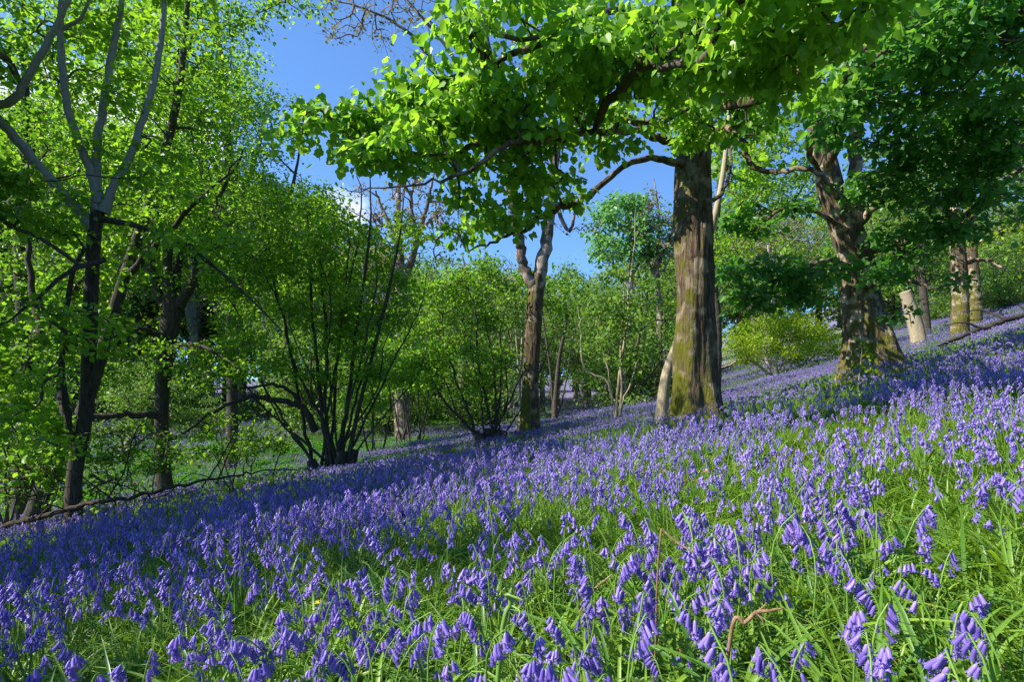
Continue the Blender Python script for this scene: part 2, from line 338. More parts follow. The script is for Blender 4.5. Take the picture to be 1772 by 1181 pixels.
def build_tree(name, base, limbs, ells, npts, seed, bark, leaf, lkind, lsize, nleaf, spread, trunk_shape=None,
               twig='twig_bark', step=.35, droop=.5, tilt=.6, rtip=.004, limb_sides=10, label=None, cat='tree', group=None,
               keep=None, up=0.25, trunk_sides=None, leafless=False, flat=.5, root=None, nodes_leaf=3, rmax=.06):
    """limbs: list of (points[(Vector, r)...], attach_from 0..1); the first is the trunk"""
    rng = np.random.default_rng(seed); base = Vector(base); npts = int(npts * 1.35); spread = spread * .74
    if root is None:
        root = bpy.data.objects.new(name, None); COL.objects.link(root); root.location = base
        root.empty_display_size = .3
    if label: tag(root, label, cat, group)
    pos, dirs, rad, ok = [], [], [], []
    for li, (pts, att) in enumerate(limbs):
        P = catmull([tuple(p[0]) for p in pts], 6); R = np.interp(np.linspace(0, 1, len(P)), np.linspace(0, 1, len(pts)), [p[1] for p in pts])
        L = np.linalg.norm(np.diff(P, axis=0), axis=1).sum()
        if li == 0:
            k = max(len(P), int(L / .09)); s = np.linspace(0, 1, k); q = np.linspace(0, 1, len(P))
            P = np.stack([np.interp(s, q, P[:, c]) for c in range(3)], 1); R = np.interp(s, q, R)
        jit = rng.normal(size=P.shape) * (R[:, None] * .10); jit[0] = 0; jit[-1] *= .3
        if li == 0 and trunk_shape is not None: jit *= 0
        if li and base.y > 10 and base.y < 40: jit[1:-1] += rng.normal(size=(len(P) - 2, 3)) * .016
        P = P + jit * (1 if li else .25)
        mb = MB(); sd = (trunk_sides or 20) if li == 0 else limb_sides
        tube(mb, P, R, sd, 0, shape=(trunk_shape if li == 0 else None))
        me = mb.mesh('trunk' if li == 0 else 'limb', [bark], base)
        link('trunk' if li == 0 else 'limb', me, root)
        T, _, _ = ring_frames(P); m = len(P); st = int(att * (m - 1))
        pos.append(P); dirs.append(T); rad.append(R); ok.append(np.arange(m) >= st)
    pos = np.concatenate(pos); dirs = np.concatenate(dirs); rad = np.concatenate(rad); ok = np.concatenate(ok)
    nsk = len(pos)
    if npts:
        A = in_ellipsoids(ells, npts, rng)
        if keep is not None: A = A[keep(A)]
        d = np.min(np.linalg.norm(A[:, None] - pos[ok][None], axis=2), axis=1)
        nf = max(4, len(A) // 12); order = rng.permutation(len(A)); first = order[:nf]; rest = order[nf:]; rest = rest[np.argsort(d[rest])]
        cap = nsk + int(d.sum() / step) * 3 + len(A) * 12
        NP = np.zeros((cap, 3)); ND = np.zeros((cap, 3)); OK = np.zeros(cap, bool); PAR = np.full(cap, -1); RS = np.zeros(cap)
        NP[:nsk] = pos; ND[:nsk] = dirs; OK[:nsk] = ok; RS[:nsk] = rad; n = nsk
        tips = np.zeros(cap, bool)
        for ai in list(first) + list(rest):
            a = A[ai]; idx = np.nonzero(OK[:n])[0]; v = a[None] - NP[idx]; dd = np.linalg.norm(v, axis=1)
            cs = (v * ND[idx]).sum(1) / (dd + 1e-6)
            cost = dd * (1 + .55 * (1 - cs)); b = idx[np.argmin(cost)]; L = np.linalg.norm(a - NP[b])
            if L < .05: continue
            k = min(40, max(1, int(math.ceil(L / step)))); p0 = NP[b].copy(); t0 = norm(ND[b] * .55 + (a - p0) / L + np.array((0, 0, up))) ; t1 = norm((a - p0) / L + np.array((0, 0, -up * .6)))
            if n + k + 2 > cap: break
            pr = b
            for j in range(1, k + 1):
                t = j / k; h = (2 * t ** 3 - 3 * t * t + 1) * p0 + (t ** 3 - 2 * t * t + t) * t0 * L + (-2 * t ** 3 + 3 * t * t) * a + (t ** 3 - t * t) * t1 * L
                if j < k: h = h + rng.normal(size=3) * step * .13
                NP[n] = h; ND[n] = norm(h - NP[pr]); OK[n] = True; PAR[n] = pr; pr = n; n += 1
            tips[pr] = True
        cntt = np.zeros(n); cntt[tips[:n]] = 1
        hasc = np.zeros(n, bool)
        for i in range(n - 1, nsk - 1, -1):
            if cntt[i] == 0: cntt[i] = 1
            p = PAR[i]; cntt[p] += cntt[i]; hasc[p] = True
        I = np.arange(nsk, n); Pp = PAR[I]
        rc = np.minimum(rtip * cntt[I] ** .47, rmax); rp = np.where(Pp < nsk, np.minimum(rc * 1.5, RS[Pp] * .75), np.minimum(rtip * cntt[Pp] ** .47, rmax))
        rp = np.minimum(rp, rc * 1.7)
        thick = rc > .012
        mb = MB()
        for sel, sd, sg in ((thick, 7, 3), (~thick, 3, 2)):
            if sel.any():
                ta = np.where((Pp[sel] < nsk)[:, None], ND[I[sel]], ND[Pp[sel]])
                edge_tubes(mb, NP[Pp[sel]], NP[I[sel]], ta, ND[I[sel]], rp[sel], rc[sel], sd, sg)
        if nleaf:
            cand = I[cntt[I] <= nodes_leaf]
            pick = rng.choice(cand, nleaf)
            fr = rng.random((nleaf, 1)); c = NP[pick] * fr + NP[PAR[pick]] * (1 - fr)
            off = rng.normal(size=(nleaf, 3)) * spread * np.array((1, 1, flat)); q = c + off
            ax = norm(off + 1e-6) + rng.normal(size=(nleaf, 3)) * .55 + np.array((0, 0, -droop))
            nr = np.array((0, 0, 1.))[None] + rng.normal(size=(nleaf, 3)) * tilt
            sz = lsize * np.clip(rng.normal(1, .33, nleaf), .35, 1.8)
            put_leaves(mb, q, ax, nr, sz, lkind, rng, 1)
        link('crown', mb.mesh('crown', [twig, leaf], base), root)
    return root

def L(*pts, att=0.0):
    """limb from (px, py, distance, radius) tuples"""
    return ([(at(p[0], p[1], p[2]), p[3]) for p in pts], att)

def E(px, py, Y, rx, ry, ryd, wt=1.0):
    """ellipsoid from photo centre, distance, half width / half height in pixels at that distance, depth radius in metres"""
    return (at(px, py, Y), (rx / F * Y, ryd, ry / F * Y), wt)

exec_order = []
def EL(*rows):
    return [(E(*r[:6])[0], E(*r[:6])[1], r[3] * r[4] / 1e4 * (r[6] if len(r) > 6 else 1)) for r in rows]

def buttress(base, R, lobes, amp, hh, seed, rough=.05, lump=.06):
    def f(P, a):
        h = np.clip(P[:, 2] - base.z, 0, None)[:, None]; m = np.ones((len(P), len(a)))
        for ang, wd, am in lobes:
            d = np.angle(np.exp(1j * (a - ang)))[None]
            m = m + am * amp * np.exp(-h / hh) * np.exp(-(d / wd) ** 2)
        for i, p in enumerate(P):
            for j, t in enumerate(a):
                c, s = math.cos(t), math.sin(t)
                v = Vector((c * 1.3 + seed, s * 1.3, p[2] * .55))
                m[i, j] += lump * 2 * (noise.noise(v)) + rough * (noise.noise(Vector((c * 4 + seed, s * 4, p[2] * 1.5))) + .55 * noise.noise(Vector((c * 11 + seed, s * 11, p[2] * 1.1))) + .3 * noise.noise(Vector((c * 22, s * 22 + seed, p[2] * 5))))
        return m
    return f

# ------------------------------------------------------------------ ground sheet
def grid_axis(lo, hi, near, n):
    t = np.linspace(-1, 1, n); s = np.sinh(t * near) / np.sinh(near)
    return np.where(s < 0, -s * lo, s * hi)
gx = grid_axis(-420, 420, 5.2, 301); gy = grid_axis(-60, 700, 5.6, 321)
X, Y = np.meshgrid(gx, gy, indexing='ij'); Z = ground_np(X, Y)
nx, ny = X.shape
i = np.arange(nx - 1)[:, None] * ny + np.arange(ny - 1)[None]
Fc = np.stack([i, i + ny, i + ny + 1, i + 1], -1).reshape(-1, 4)
mb = MB(); mb.add(np.stack([X, Y, Z], -1).reshape(-1, 3), Fc)
gme = mb.mesh('woodland_ground', [ground_mat()])
def mist_np(x, y):
    """how thickly far flowers cover the ground"""
    u = x / np.maximum(y, 1)
    m = np.clip((y - 19) / 10, 0, 1) * .9
    green = (u < -.12) & (y > 14) & (y < np.where(u < -.42, 26, 31) + 4 * np.sin(x * .4))
    green2 = (u > -.42) & (u < -.05) & (y > 36)
    return np.where(green | green2, .06, m)
a = gme.attributes.new('mist', 'FLOAT', 'POINT'); a.data.foreach_set('value', mist_np(X, Y).ravel().astype(np.float32))
ground_o = link('ground', gme); tag(ground_o, 'sloping woodland floor under the flowers', kind='structure')

# ------------------------------------------------------------------ hero trees
# the thick sycamore in the middle
bM = foot(1207, 11.0, .25)
sh = buttress(bM, .42, [(-2.15, .30, 1.0), (-1.2, .30, 1.1), (3.0, .35, .6), (-.1, .3, .9), (1.6, .6, .6)], .8, .7, 3.1, .085, .11)
main_limbs = [
    ([(bM, .56), (bM + Vector((-.01, 0, .55)), .45), (bM + Vector((-.01, 0, 1.1)), .39), (at(1202, 520, 11), .365), (at(1203, 400, 11), .35), (at(1203, 300, 11), .33), (at(1207, 200, 11), .29), (at(1196, 110, 11), .26), (at(1186, 20, 11), .22), (at(1196, -160, 11), .16), (at(1186, -420, 11), .05)], .48),
    L((1196, 245, 11, .10), (1140, 240, 10.5, .075), (1090, 205, 10, .06), (1055, 190, 9.6, .055), (1000, 215, 9, .05), (930, 238, 8.4, .06), (865, 232, 8, .05), (800, 262, 7.6, .04), (745, 285, 7.4, .03), (690, 268, 7.3, .02), (640, 255, 7.2, .008), att=.25),
    L((1185, 285, 11, .08), (1130, 275, 10, .055), (1075, 290, 9.3, .045), (1010, 345, 8.8, .05), (960, 365, 8.4, .042), (900, 400, 8, .03), (850, 420, 7.8, .018), (805, 432, 7.7, .008), att=.2),
    L((1195, 215, 11, .085), (1110, 225, 9.4, .055), (1040, 228, 8, .042), (960, 240, 7, .036), (880, 250, 6.8, .035), (800, 300, 6.6, .022), (720, 320, 6.5, .012), (600, 330, 6.4, .005), att=.25),
    L((1190, 110, 11, .09), (1120, 40, 9, .06), (1040, 20, 7.5, .045), (940, 70, 7, .05), (850, 110, 6.8, .03), (760, 140, 6.8, .012), att=.15),
    L((1222, 260, 11, .075), (1250, 220, 10, .052), (1285, 245, 9.2, .045), (1300, 285, 8.8, .04), (1345, 298, 8.4, .034), (1400, 292, 8, .035), (1440, 320, 7.8, .02), (1490, 360, 7.6, .008), att=.2),
    L((1215, 180, 11, .12), (1280, 175, 8.6, .08), (1330, 165, 7.2, .055), (1400, 110, 6, .045), (1460, 60, 5.2, .03), (1540, 20, 4.8, .012), att=.2),
    L((1215, 120, 11, .12), (1290, 40, 9, .08), (1350, -60, 7, .05), (1420, -120, 6, .02), att=.2),
    L((1205, 330, 11.1, .06), (1240, 345, 11.6, .045), (1262, 300, 12.2, .035), (1270, 240, 13, .03), (1300, 160, 13.5, .01), att=.3),
]
build_tree('sycamore_tree', bM, main_limbs, EL(
    (775, 150, 7.2, 120, 75, 1.0), (900, 105, 7, 130, 100, 1.2), (1030, 85, 7, 120, 100, 1.2), (690, 205, 7.2, 100, 55, .9), (840, 240, 7.2, 140, 60, 1),
    (600, 210, 7.2, 70, 50, .5, 1.1), (640, 270, 6.8, 80, 40, .5, .8), (540, 250, 7, 40, 60, .5, .6), (960, 320, 8.2, 90, 50, .7, .8), (850, 365, 7.8, 100, 50, .6, .8), (1150, 60, 6.5, 120, 90, 1.2), (1290, 40, 5.2, 130, 80, 1.1), (1420, 30, 5, 100, 70, 1.1),
    (1110, 190, 8.5, 70, 50, .8, .7), (1190, 195, 9, 60, 40, .5, .8), (1205, 225, 9.5, 60, 35, .4, 1.0), (1240, 140, 9, 60, 50, .6, .8), (700, 300, 7, 90, 30, .5, .5), (1150, 130, 8, 50, 50, .6, .7), (1300, 180, 9, 80, 70, 1.2, .7), (1075, 275, 8, 50, 40, .6, .4), (1350, 200, 8, 60, 60, 1, .45), (1150, -110, 10, 260, 70, 2, .3), (1040, 170, 10.6, 60, 110, .35, .7), (960, 60, 10.5, 70, 70, .4, .7)),
    1350, 11, 'sycamore_bark', 'sycamore_leaf', 'sycamore', .088, 17500, .20, trunk_shape=sh, trunk_sides=110, limb_sides=14, step=.30, droop=.9, tilt=.8, rtip=.0052,
    label='thick mossy sycamore with buttressed foot and bright green crown, right of the middle')

# the pale thinner trunk leaning behind it
bq = foot(1143, 12.6, .1)
build_tree('sycamore_tree', bq, [([(bq, .15), (at(1151, 660, 12.6), .115), (at(1170, 600, 12.6), .1), (at(1196, 520, 12.7), .09), (at(1225, 420, 12.9), .08), (at(1248, 320, 13), .06), (at(1262, 200, 13.2), .045), (at(1270, 60, 13.4), .02)], .55)],
    EL((1290, 240, 13.5, 70, 120, 1.3), (1270, 60, 13.5, 80, 100, 1.5)), 120, 12, 'pale_bark', 'sycamore_leaf', 'sycamore', .12, 800, .2, limb_sides=10,
    label='slim pale stem leaning out from behind the thick mossy trunk')

# the huge gnarled one on the right
bR = foot(1512, 14.5, .3)
shR = buttress(bR, .8, [(-2.2, .4, .7), (-.9, .4, .8), (.1, .5, 1.2), (3.0, .45, .8), (-1.5, .3, .6)], .7, .8, 8.2, .09, .12)
build_tree('sycamore_tree', bR, [
    ([(bR, .74), (bR + Vector((-.10, 0, .7)), .62), (at(1500, 570, 14.5), .52), (at(1492, 520, 14.5), .45), (at(1478, 450, 14.5), .39), (at(1464, 400, 14.4), .35), (at(1447, 350, 14.3), .31), (at(1430, 290, 14.2), .27), (at(1413, 200, 14), .22), (at(1402, 110, 14), .22), (at(1410, 20, 14), .24), (at(1400, -150, 14), .1)], .55),
    L((1474, 430, 14.4, .24), (1484, 350, 14.3, .17), (1478, 270, 14.2, .15), (1484, 190, 14, .16), (1500, 90, 14, .15), (1520, -60, 14, .06), att=.5),
    L((1488, 335, 14.2, .14), (1512, 318, 14, .12), (1533, 298, 13.8, .11), (1546, 288, 13.7, .1), att=1.0),
    L((1474, 400, 14.4, .11), (1540, 330, 13.6, .075), (1575, 245, 12.8, .07), (1640, 190, 12, .06), (1710, 130, 11.4, .06), (1800, 80, 11, .03), att=.3),
    L((1482, 440, 14.4, .11), (1560, 420, 14, .075), (1610, 395, 13.6, .07), (1670, 375, 13.2, .06), (1730, 320, 12.8, .07), (1800, 270, 12.4, .04), att=.2),
    L((1485, 310, 14, .12), (1600, 280, 13, .11), (1690, 255, 12.4, .08), (1800, 180, 12, .05), att=.3),
    L((1430, 290, 14, .12), (1480, 180, 12.4, .085), (1560, 140, 10.8, .09), (1640, 100, 9.4, .06), (1740, 60, 8.4, .03), att=.25),
    L((1447, 340, 14, .06), (1420, 300, 12.8, .04), (1400, 250, 11.5, .07), (1450, 160, 10, .05), (1500, 80, 9, .03), att=.3),
    L((1472, 460, 14.3, .05), (1430, 450, 13, .045), (1380, 470, 12.2, .05), (1330, 490, 11.8, .03), (1280, 520, 11.5, .012), att=.2),
    L((1466, 400, 14, .06), (1420, 370, 13.6, .05), (1360, 360, 13.6, .05), (1300, 400, 13.4, .02), att=.2),
    L((1492, 500, 14.2, .06), (1550, 480, 13.2, .06), (1610, 500, 12.8, .03), att=.2)],
    EL((1440, 150, 10, 80, 80, 1, .7), (1520, 60, 10, 100, 70, 1.3), (1600, 90, 9, 130, 90, 1.4), (1720, 80, 9, 110, 90, 1.5), (1600, 220, 11.5, 90, 70, 1.3), (1680, 210, 11.5, 120, 90, 1.5), (1620, 330, 12.5, 100, 70, 1.1), (1730, 330, 12.5, 80, 70, 1.2, .7),
       (1590, 390, 13, 70, 60, .8, .9), (1400, 480, 12.3, 90, 30, .9, 1.2), (1450, 230, 12.4, 50, 60, .7, .6), (1490, 340, 13, 50, 50, .5, .5), (1330, 490, 11.6, 95, 38, .9, 1.2), (1300, 455, 12, 60, 25, .7, .8), (1360, 530, 12, 70, 18, .6, .8), (1600, 470, 12.8, 80, 40, .8, .9), (1320, 380, 13.6, 80, 50, 1, .6), (1560, 550, 13, 30, 25, .5, .5), (1600, -120, 11, 200, 80, 2, .3)),
    1350, 21, 'plate_bark', 'dark_sycamore_leaf', 'sycamore', .105, 16500, .26, trunk_shape=shR, trunk_sides=110, limb_sides=14, step=.38, droop=.4, tilt=.5, rtip=.005,
    label='huge gnarled sycamore with flaking bark and broad flared base on the right slope')

# the forked tree left of the middle, late into leaf
bC = foot(918, 17.5, .15)
shC = buttress(bC, .3, [(-2.4, .5, .7), (-.4, .5, .5), (2.8, .5, .6)], .4, .5, 5.5, .06, .06)
bare_limbs = [
    ([(bC, .33), (at(917, 690, 17.5), .27), (at(921, 600, 17.5), .25), (at(927, 510, 17.5), .235), (at(932, 475, 17.5), .225)], .95),
    L((930, 500, 17.5, .22), (944, 430, 17.5, .19), (953, 350, 17.5, .16), (962, 250, 17.5, .13), (955, 130, 17.6, .1), (985, 0, 17.7, .07), (1000, -160, 17.7, .03), att=.3),
    L((930, 505, 17.5, .18), (910, 470, 17.4, .155), (900, 430, 17.4, .155), (893, 390, 17.3, .14), (882, 330, 17.2, .12), (868, 230, 17, .1), (850, 100, 16.8, .07), (820, -60, 16.5, .03), att=.4),
    L((955, 340, 17.5, .08), (985, 400, 17, .05), (1000, 350, 17, .04), (1030, 330, 17, .02), att=.2),
    L((880, 300, 17.2, .1), (820, 220, 16.6, .07), (760, 120, 16, .055), (700, 50, 15.6, .04), (620, 10, 15.4, .025), (530, -10, 15.2, .01), att=.2),
    L((868, 200, 17, .09), (800, 120, 16.4, .06), (740, 40, 16, .04), (680, -20, 16, .02), att=.2)]
CC = build_tree('forked_tree', bC, bare_limbs, EL((620, 25, 15.4, 95, 45, .9, 5), (720, 40, 16, 100, 70, 1.2, 3), (850, 150, 17, 100, 120, 2), (960, 200, 17.5, 100, 150, 2), (1000, 380, 17, 50, 60, 1), (930, -60, 17, 200, 90, 3)),
    900, 31, 'forked_bark', 'bud_leaf', 'oval', .07, 1300, .12, trunk_shape=shC, trunk_sides=48, limb_sides=12, step=.35, rtip=.0038, twig='bare_twig', nodes_leaf=1,
    label='tree forking into two smooth pale limbs above a trunk darkened for shade, high twigs nearly bare')

[c for c in CC.children if c.name.startswith('trunk')][0].data.materials[0] = MATS['sycamore_bark']  # darker bark stands in for the hazel's shade on the lower trunk
# ---- the left side
bT = foot(128, 8.6, .12)
TT = build_tree('ash_tree', bT, [
    ([(bT, .13), (at(128, 830, 8.6), .105), (at(148, 720, 8.6), .098), (at(155, 600, 8.5), .094), (at(158, 500, 8.5), .092), (at(163, 410, 8.4), .09), (at(170, 365, 8.4), .084)], .85),
    L((168, 372, 8.4, .08), (167, 320, 8.4, .062), (168, 250, 8.3, .056), (184, 150, 8.2, .05), (200, 60, 8.1, .042), (215, -30, 8, .032), (225, -180, 8, .012), att=.35),
    L((163, 400, 8.4, .095), (128, 355, 8.3, .075), (95, 320, 8.2, .07), (40, 255, 8, .065), (-5, 205, 7.8, .062), (-30, 185, 7.7, .06), (20, 175, 7.6, .052), (55, 120, 7.5, .046), (95, 50, 7.4, .04), (125, -20, 7.3, .03), (135, -90, 7.3, .012), att=.5),
    L((172, 350, 8.4, .085), (158, 300, 8.3, .06), (140, 255, 8.2, .056), (118, 190, 8.1, .05), (108, 110, 8, .045), (104, 40, 8, .04), (112, -60, 8, .02), att=.4),
    L((178, 368, 8.4, .09), (195, 325, 8.4, .055), (228, 262, 8.4, .052), (258, 170, 8.4, .046), (276, 90, 8.4, .042), (284, 0, 8.4, .035), (292, -110, 8.4, .015), att=.4),
    L((105, 50, 8, .03), (140, 30, 8, .024), (160, -20, 8, .015), att=.3),
    L((168, 378, 8.4, .05), (250, 395, 8.2, .035), (330, 430, 8.0, .026), (420, 505, 7.8, .018), (490, 575, 7.7, .008), att=.3),
    L((180, 450, 8.4, .04), (120, 470, 7.8, .03), (60, 520, 7.4, .02), (10, 560, 7.2, .01), att=.2),
    L((130, 790, 8.6, .05), (112, 690, 8.4, .04), (108, 600, 8.4, .035), (124, 480, 8.3, .032), (146, 430, 8.3, .028), att=.9)],
    EL((90, 90, 8.6, 120, 110, .9, .6), (230, 60, 8.8, 120, 100, .9, .6), (40, 300, 7.6, 80, 90, 1), (250, 250, 8.3, 100, 90, 1.2, .6), (70, 560, 7.6, 100, 80, 1.1, 1.0), (40, 720, 7.6, 70, 90, 1, .8), (120, 420, 8.5, 110, 60, 1.2, .7), (330, 430, 8, 90, 60, .8, .5),
       (0, -150, 6.5, 200, 80, 1.2, .8), (330, -110, 8.5, 170, 90, 1.2, 1.1), (-180, 60, 6.5, 120, 120, 1.2, .8)),
    1000, 41, 'dark_bark', 'hazel_leaf', 'oval', .075, 14000, .18, trunk_sides=20, step=.3, droop=.35, tilt=.6, rtip=.003, limb_sides=12,
    label='young grey-limbed tree splitting into long smooth upright boughs near the left edge')
for o in [c for c in TT.children if c.name.startswith('limb')][:5]:
    if True: o.data.materials[0] = MATS['grey_bark']

b2 = foot(45, 10.5, .12)
build_tree('woodland_tree', b2, [
    ([(b2, .2), (at(95, 800, 10.5), .145), (at(132, 740, 10.5), .125), (at(165, 650, 10.6), .11), (at(200, 530, 10.7), .10), (at(235, 420, 10.8), .09), (at(275, 300, 11), .075), (at(310, 150, 11.2), .07), (at(330, -50, 11.4), .03)], .45),
    L((130, 742, 10.5, .1), (85, 640, 11, .08), (60, 520, 11.4, .06), (50, 380, 11.6, .045), (60, 200, 12, .02), att=.3),
    L((215, 480, 10.7, .07), (290, 400, 10.4, .05), (360, 330, 10.2, .03), (420, 270, 10, .01), att=.2)],
    EL((300, 150, 11.5, 140, 140, 1.6), (330, 340, 11, 110, 80, 1.3), (80, 300, 12, 110, 130, 1.6), (60, 540, 11.5, 90, 80, 1.3), (330, -80, 11.5, 200, 90, 2, .5)),
    720, 42, 'dark_bark', 'beech_leaf', 'oval', .075, 13500, .24, step=.33, rtip=.0035, droop=.2,
    label='dark trunk leaning steeply to the right behind the young grey-limbed tree')

b3 = foot(38, 13.5, .12)
build_tree('woodland_tree', b3, [
    ([(b3, .22), (at(44, 700, 13.5), .18), (at(42, 560, 13.5), .16), (at(36, 420, 13.5), .14), (at(45, 250, 13.5), .1), (at(40, 0, 13.5), .04)], .4),
    L((42, 600, 13.5, .08), (90, 560, 13, .06), (130, 500, 12.6, .04), (180, 440, 12.4, .01), att=.2)],
    EL((20, 200, 14, 130, 180, 2), (100, 480, 13.5, 130, 90, 1.6), (30, 680, 13, 90, 60, 1.2)), 520, 43, 'dark_bark', 'beech_leaf', 'oval', .085, 11000, .26, step=.38, rtip=.004, droop=.2,
    label='straight dark trunk half hidden in leaves at the far left edge')

b4 = foot(287, 13.2, .12)
build_tree('pollard_tree', b4, [
    ([(b4, .22), (at(281, 790, 13.2), .15), (at(280, 700, 13.2), .14), (at(284, 640, 13.2), .165), (at(293, 570, 13.2), .21), (at(298, 520, 13.2), .2), (at(290, 470, 13.2), .1), (at(293, 380, 13.2), .09), (at(300, 250, 13.4), .06), (at(310, 60, 13.6), .02)], .55),
    L((285, 530, 13.2, .14), (270, 495, 13.2, .09), (262, 440, 13.2, .075), (270, 350, 13.4, .06), (240, 220, 13.6, .03), att=.3),
    L((310, 530, 13.2, .14), (335, 480, 13, .09), (335, 430, 13, .07), (370, 360, 12.8, .05), (420, 260, 12.6, .02), att=.3),
    L((300, 510, 13.2, .12), (312, 450, 13.6, .08), (345, 370, 14, .06), (350, 250, 14.4, .03), att=.3),
    L((285, 590, 13.1, .08), (250, 570, 12.6, .05), (200, 580, 12.2, .03), (150, 610, 12, .01), att=.2),
    L((285, 720, 13.2, .09), (220, 718, 12.6, .07), (170, 722, 12.2, .06), (110, 700, 11.8, .03), (60, 640, 11.6, .01), att=.3),
    L((298, 600, 13.1, .07), (350, 600, 12.6, .04), (420, 640, 12.2, .02), att=.2)],
    EL((330, 280, 14, 150, 150, 2.2), (220, 470, 13.5, 120, 80, 1.6), (400, 420, 14, 110, 110, 1.8), (190, 620, 12.6, 100, 60, 1.2), (380, 620, 12.8, 90, 60, 1.2), (320, 80, 14, 120, 110, 2, .8)),
    950, 44, 'dark_bark', 'beech_leaf', 'oval', .072, 20000, .25, step=.36, rtip=.0036, droop=.2, limb_sides=9,
    label='mossy pollarded tree swollen at head height where several limbs fan out')

# tall fine-leaved tree whose rounded top closes the sky on the left
b5 = foot(400, 22, .12)
build_tree('beech_tree', b5, [
    ([(b5, .25), (at(402, 690, 22), .2), (at(398, 560, 22), .18), (at(405, 400, 22), .22), (at(395, 250, 22), .17), (at(380, 80, 22), .1), (at(360, -100, 22), .04)], .35),
    L((402, 560, 22, .16), (450, 460, 21.6, .12), (500, 350, 21.2, .08), (520, 250, 21, .03), att=.3),
    L((400, 480, 22, .16), (340, 380, 21.6, .11), (290, 250, 21.4, .07), (250, 120, 21.2, .03), att=.3),
    L((400, 380, 22, .13), (440, 280, 22, .09), (460, 180, 22, .04), att=.3)],
    EL((300, 60, 21, 130, 110, 3), (400, 180, 21, 100, 130, 2.8), (480, 300, 21, 80, 100, 2.4), (380, 380, 21, 140, 100, 2.5), (250, 250, 21, 120, 140, 2.5), (530, 380, 21, 50, 70, 1.5), (470, 480, 21, 110, 90, 2), (150, 50, 21, 120, 100, 2.5)),
    1400, 45, 'dark_bark', 'hazel_leaf', 'oval', .09, 36000, .36, step=.5, rtip=.005, droop=.15,
    label='tall fine-leaved tree whose rounded leafy edge meets the blue sky on the left')

# ------------------------------------------------------------------ coppice stools
def coppice(name, px, Y, stems, ells, npts, seed, bark, leaf, lsize, nleaf, spread, label, stub=True, width=.5, twig='twig_bark', extra=(), thick=1.0, droop=.2, group=None, kind='oval', rtip=.0032):
    b = foot(px, Y, .1); rng = np.random.default_rng(seed); limbs = []
    for (ppx, ppy, dY, r) in stems:
        off = Vector((rng.uniform(-width, width) * .7, rng.uniform(-.3, .3) * width, 0)); s = b + off; s.z = gz(s.x, s.y) - .08
        e = at(ppx, ppy, Y + dY); mid = s.lerp(e, .45) + Vector(((e.x - s.x) * .12, -(dY) * .15, abs(e.z - s.z) * .06))
        q = s.lerp(mid, .5) + Vector((rng.uniform(-.08, .08), rng.uniform(-.08, .08), 0)); q2 = mid.lerp(e, .5) + Vector((rng.uniform(-.35, .35), rng.uniform(-.25, .25), rng.uniform(.05, .45)))
        limbs.append(([(s, r * .95 * thick), (q, r * .72 * thick), (mid, r * .58 * thick), (q2, r * .4 * thick), (e, r * .16)], .16))
    limbs += list(extra)
    rt = build_tree(name, b, limbs, ells, npts, seed, bark, leaf, kind, lsize, nleaf, spread, trunk_sides=10, limb_sides=8, twig=twig, step=.33, rtip=rtip, droop=droop, label=label, group=group)
    for c in list(rt.children):
        if c.name.startswith(('trunk', 'limb')): c.name = 'stem'
    if stub:
        mb = MB()
        for k in range(5):
            a = k * 1.3 + rng.uniform(0, .5); r0 = rng.uniform(.12, .18)
            p = b + Vector((math.cos(a) * width * .75, math.sin(a) * width * .4, 0)); p.z = gz(p.x, p.y) - .1
            tube(mb, np.array([p, p + Vector((math.cos(a) * .05, 0, .3)), p + Vector((math.cos(a) * .16, 0, rng.uniform(.5, .8)))]), np.array([r0 * 1.3, r0, r0 * .8]), 10,
                 shape=buttress(p, r0, [(k, .5, .4)], .5, .3, k * 2.2, .12, .15))
        link('stump', mb.mesh('stump', [bark], b), rt)
    return rt

coppice('hazel_coppice', 572, 15.2, [(700, 330, 0, .075), (640, 300, -.5, .08), (615, 270, .6, .06), (560, 320, .4, .07), (520, 300, 0, .07), (470, 360, .5, .06), (430, 430, -.6, .06), (360, 470, .2, .05), (320, 560, -.4, .045), (400, 610, -.8, .04), (740, 470, .3, .045), (740, 600, -.4, .035), (680, 440, .8, .05), (600, 360, -1, .05), (540, 420, -1, .04), (720, 520, -.3, .035), (650, 420, -1.2, .045), (500, 500, -1, .035)],
    EL((540, 400, 15, 110, 90, 1.7), (470, 500, 15, 110, 90, 1.6), (620, 520, 15.3, 90, 110, 1.5), (420, 610, 14.4, 80, 50, 1.1), (650, 640, 15, 60, 50, 1, .7), (560, 600, 15, 80, 60, 1.2, .5), (690, 420, 15.4, 50, 70, 1, .6)),
    950, 51, 'dark_bark', 'hazel_leaf', .085, 19500, .23,
    'largest multi-stemmed hazel with dark sawn stumps and fanning stems, at the flowers edge', width=.62,
    extra=[L((545, 745, 15.2, .11), (520, 705, 15, .085), (470, 692, 14.8, .07), (430, 688, 14.6, .055), (370, 715, 14.4, .04), (310, 755, 14.2, .03), (270, 770, 14, .015), att=.3),
           L((540, 730, 15.2, .06), (490, 670, 14.8, .045), (430, 672, 14.6, .03), (360, 672, 14.2, .015), att=.2)])
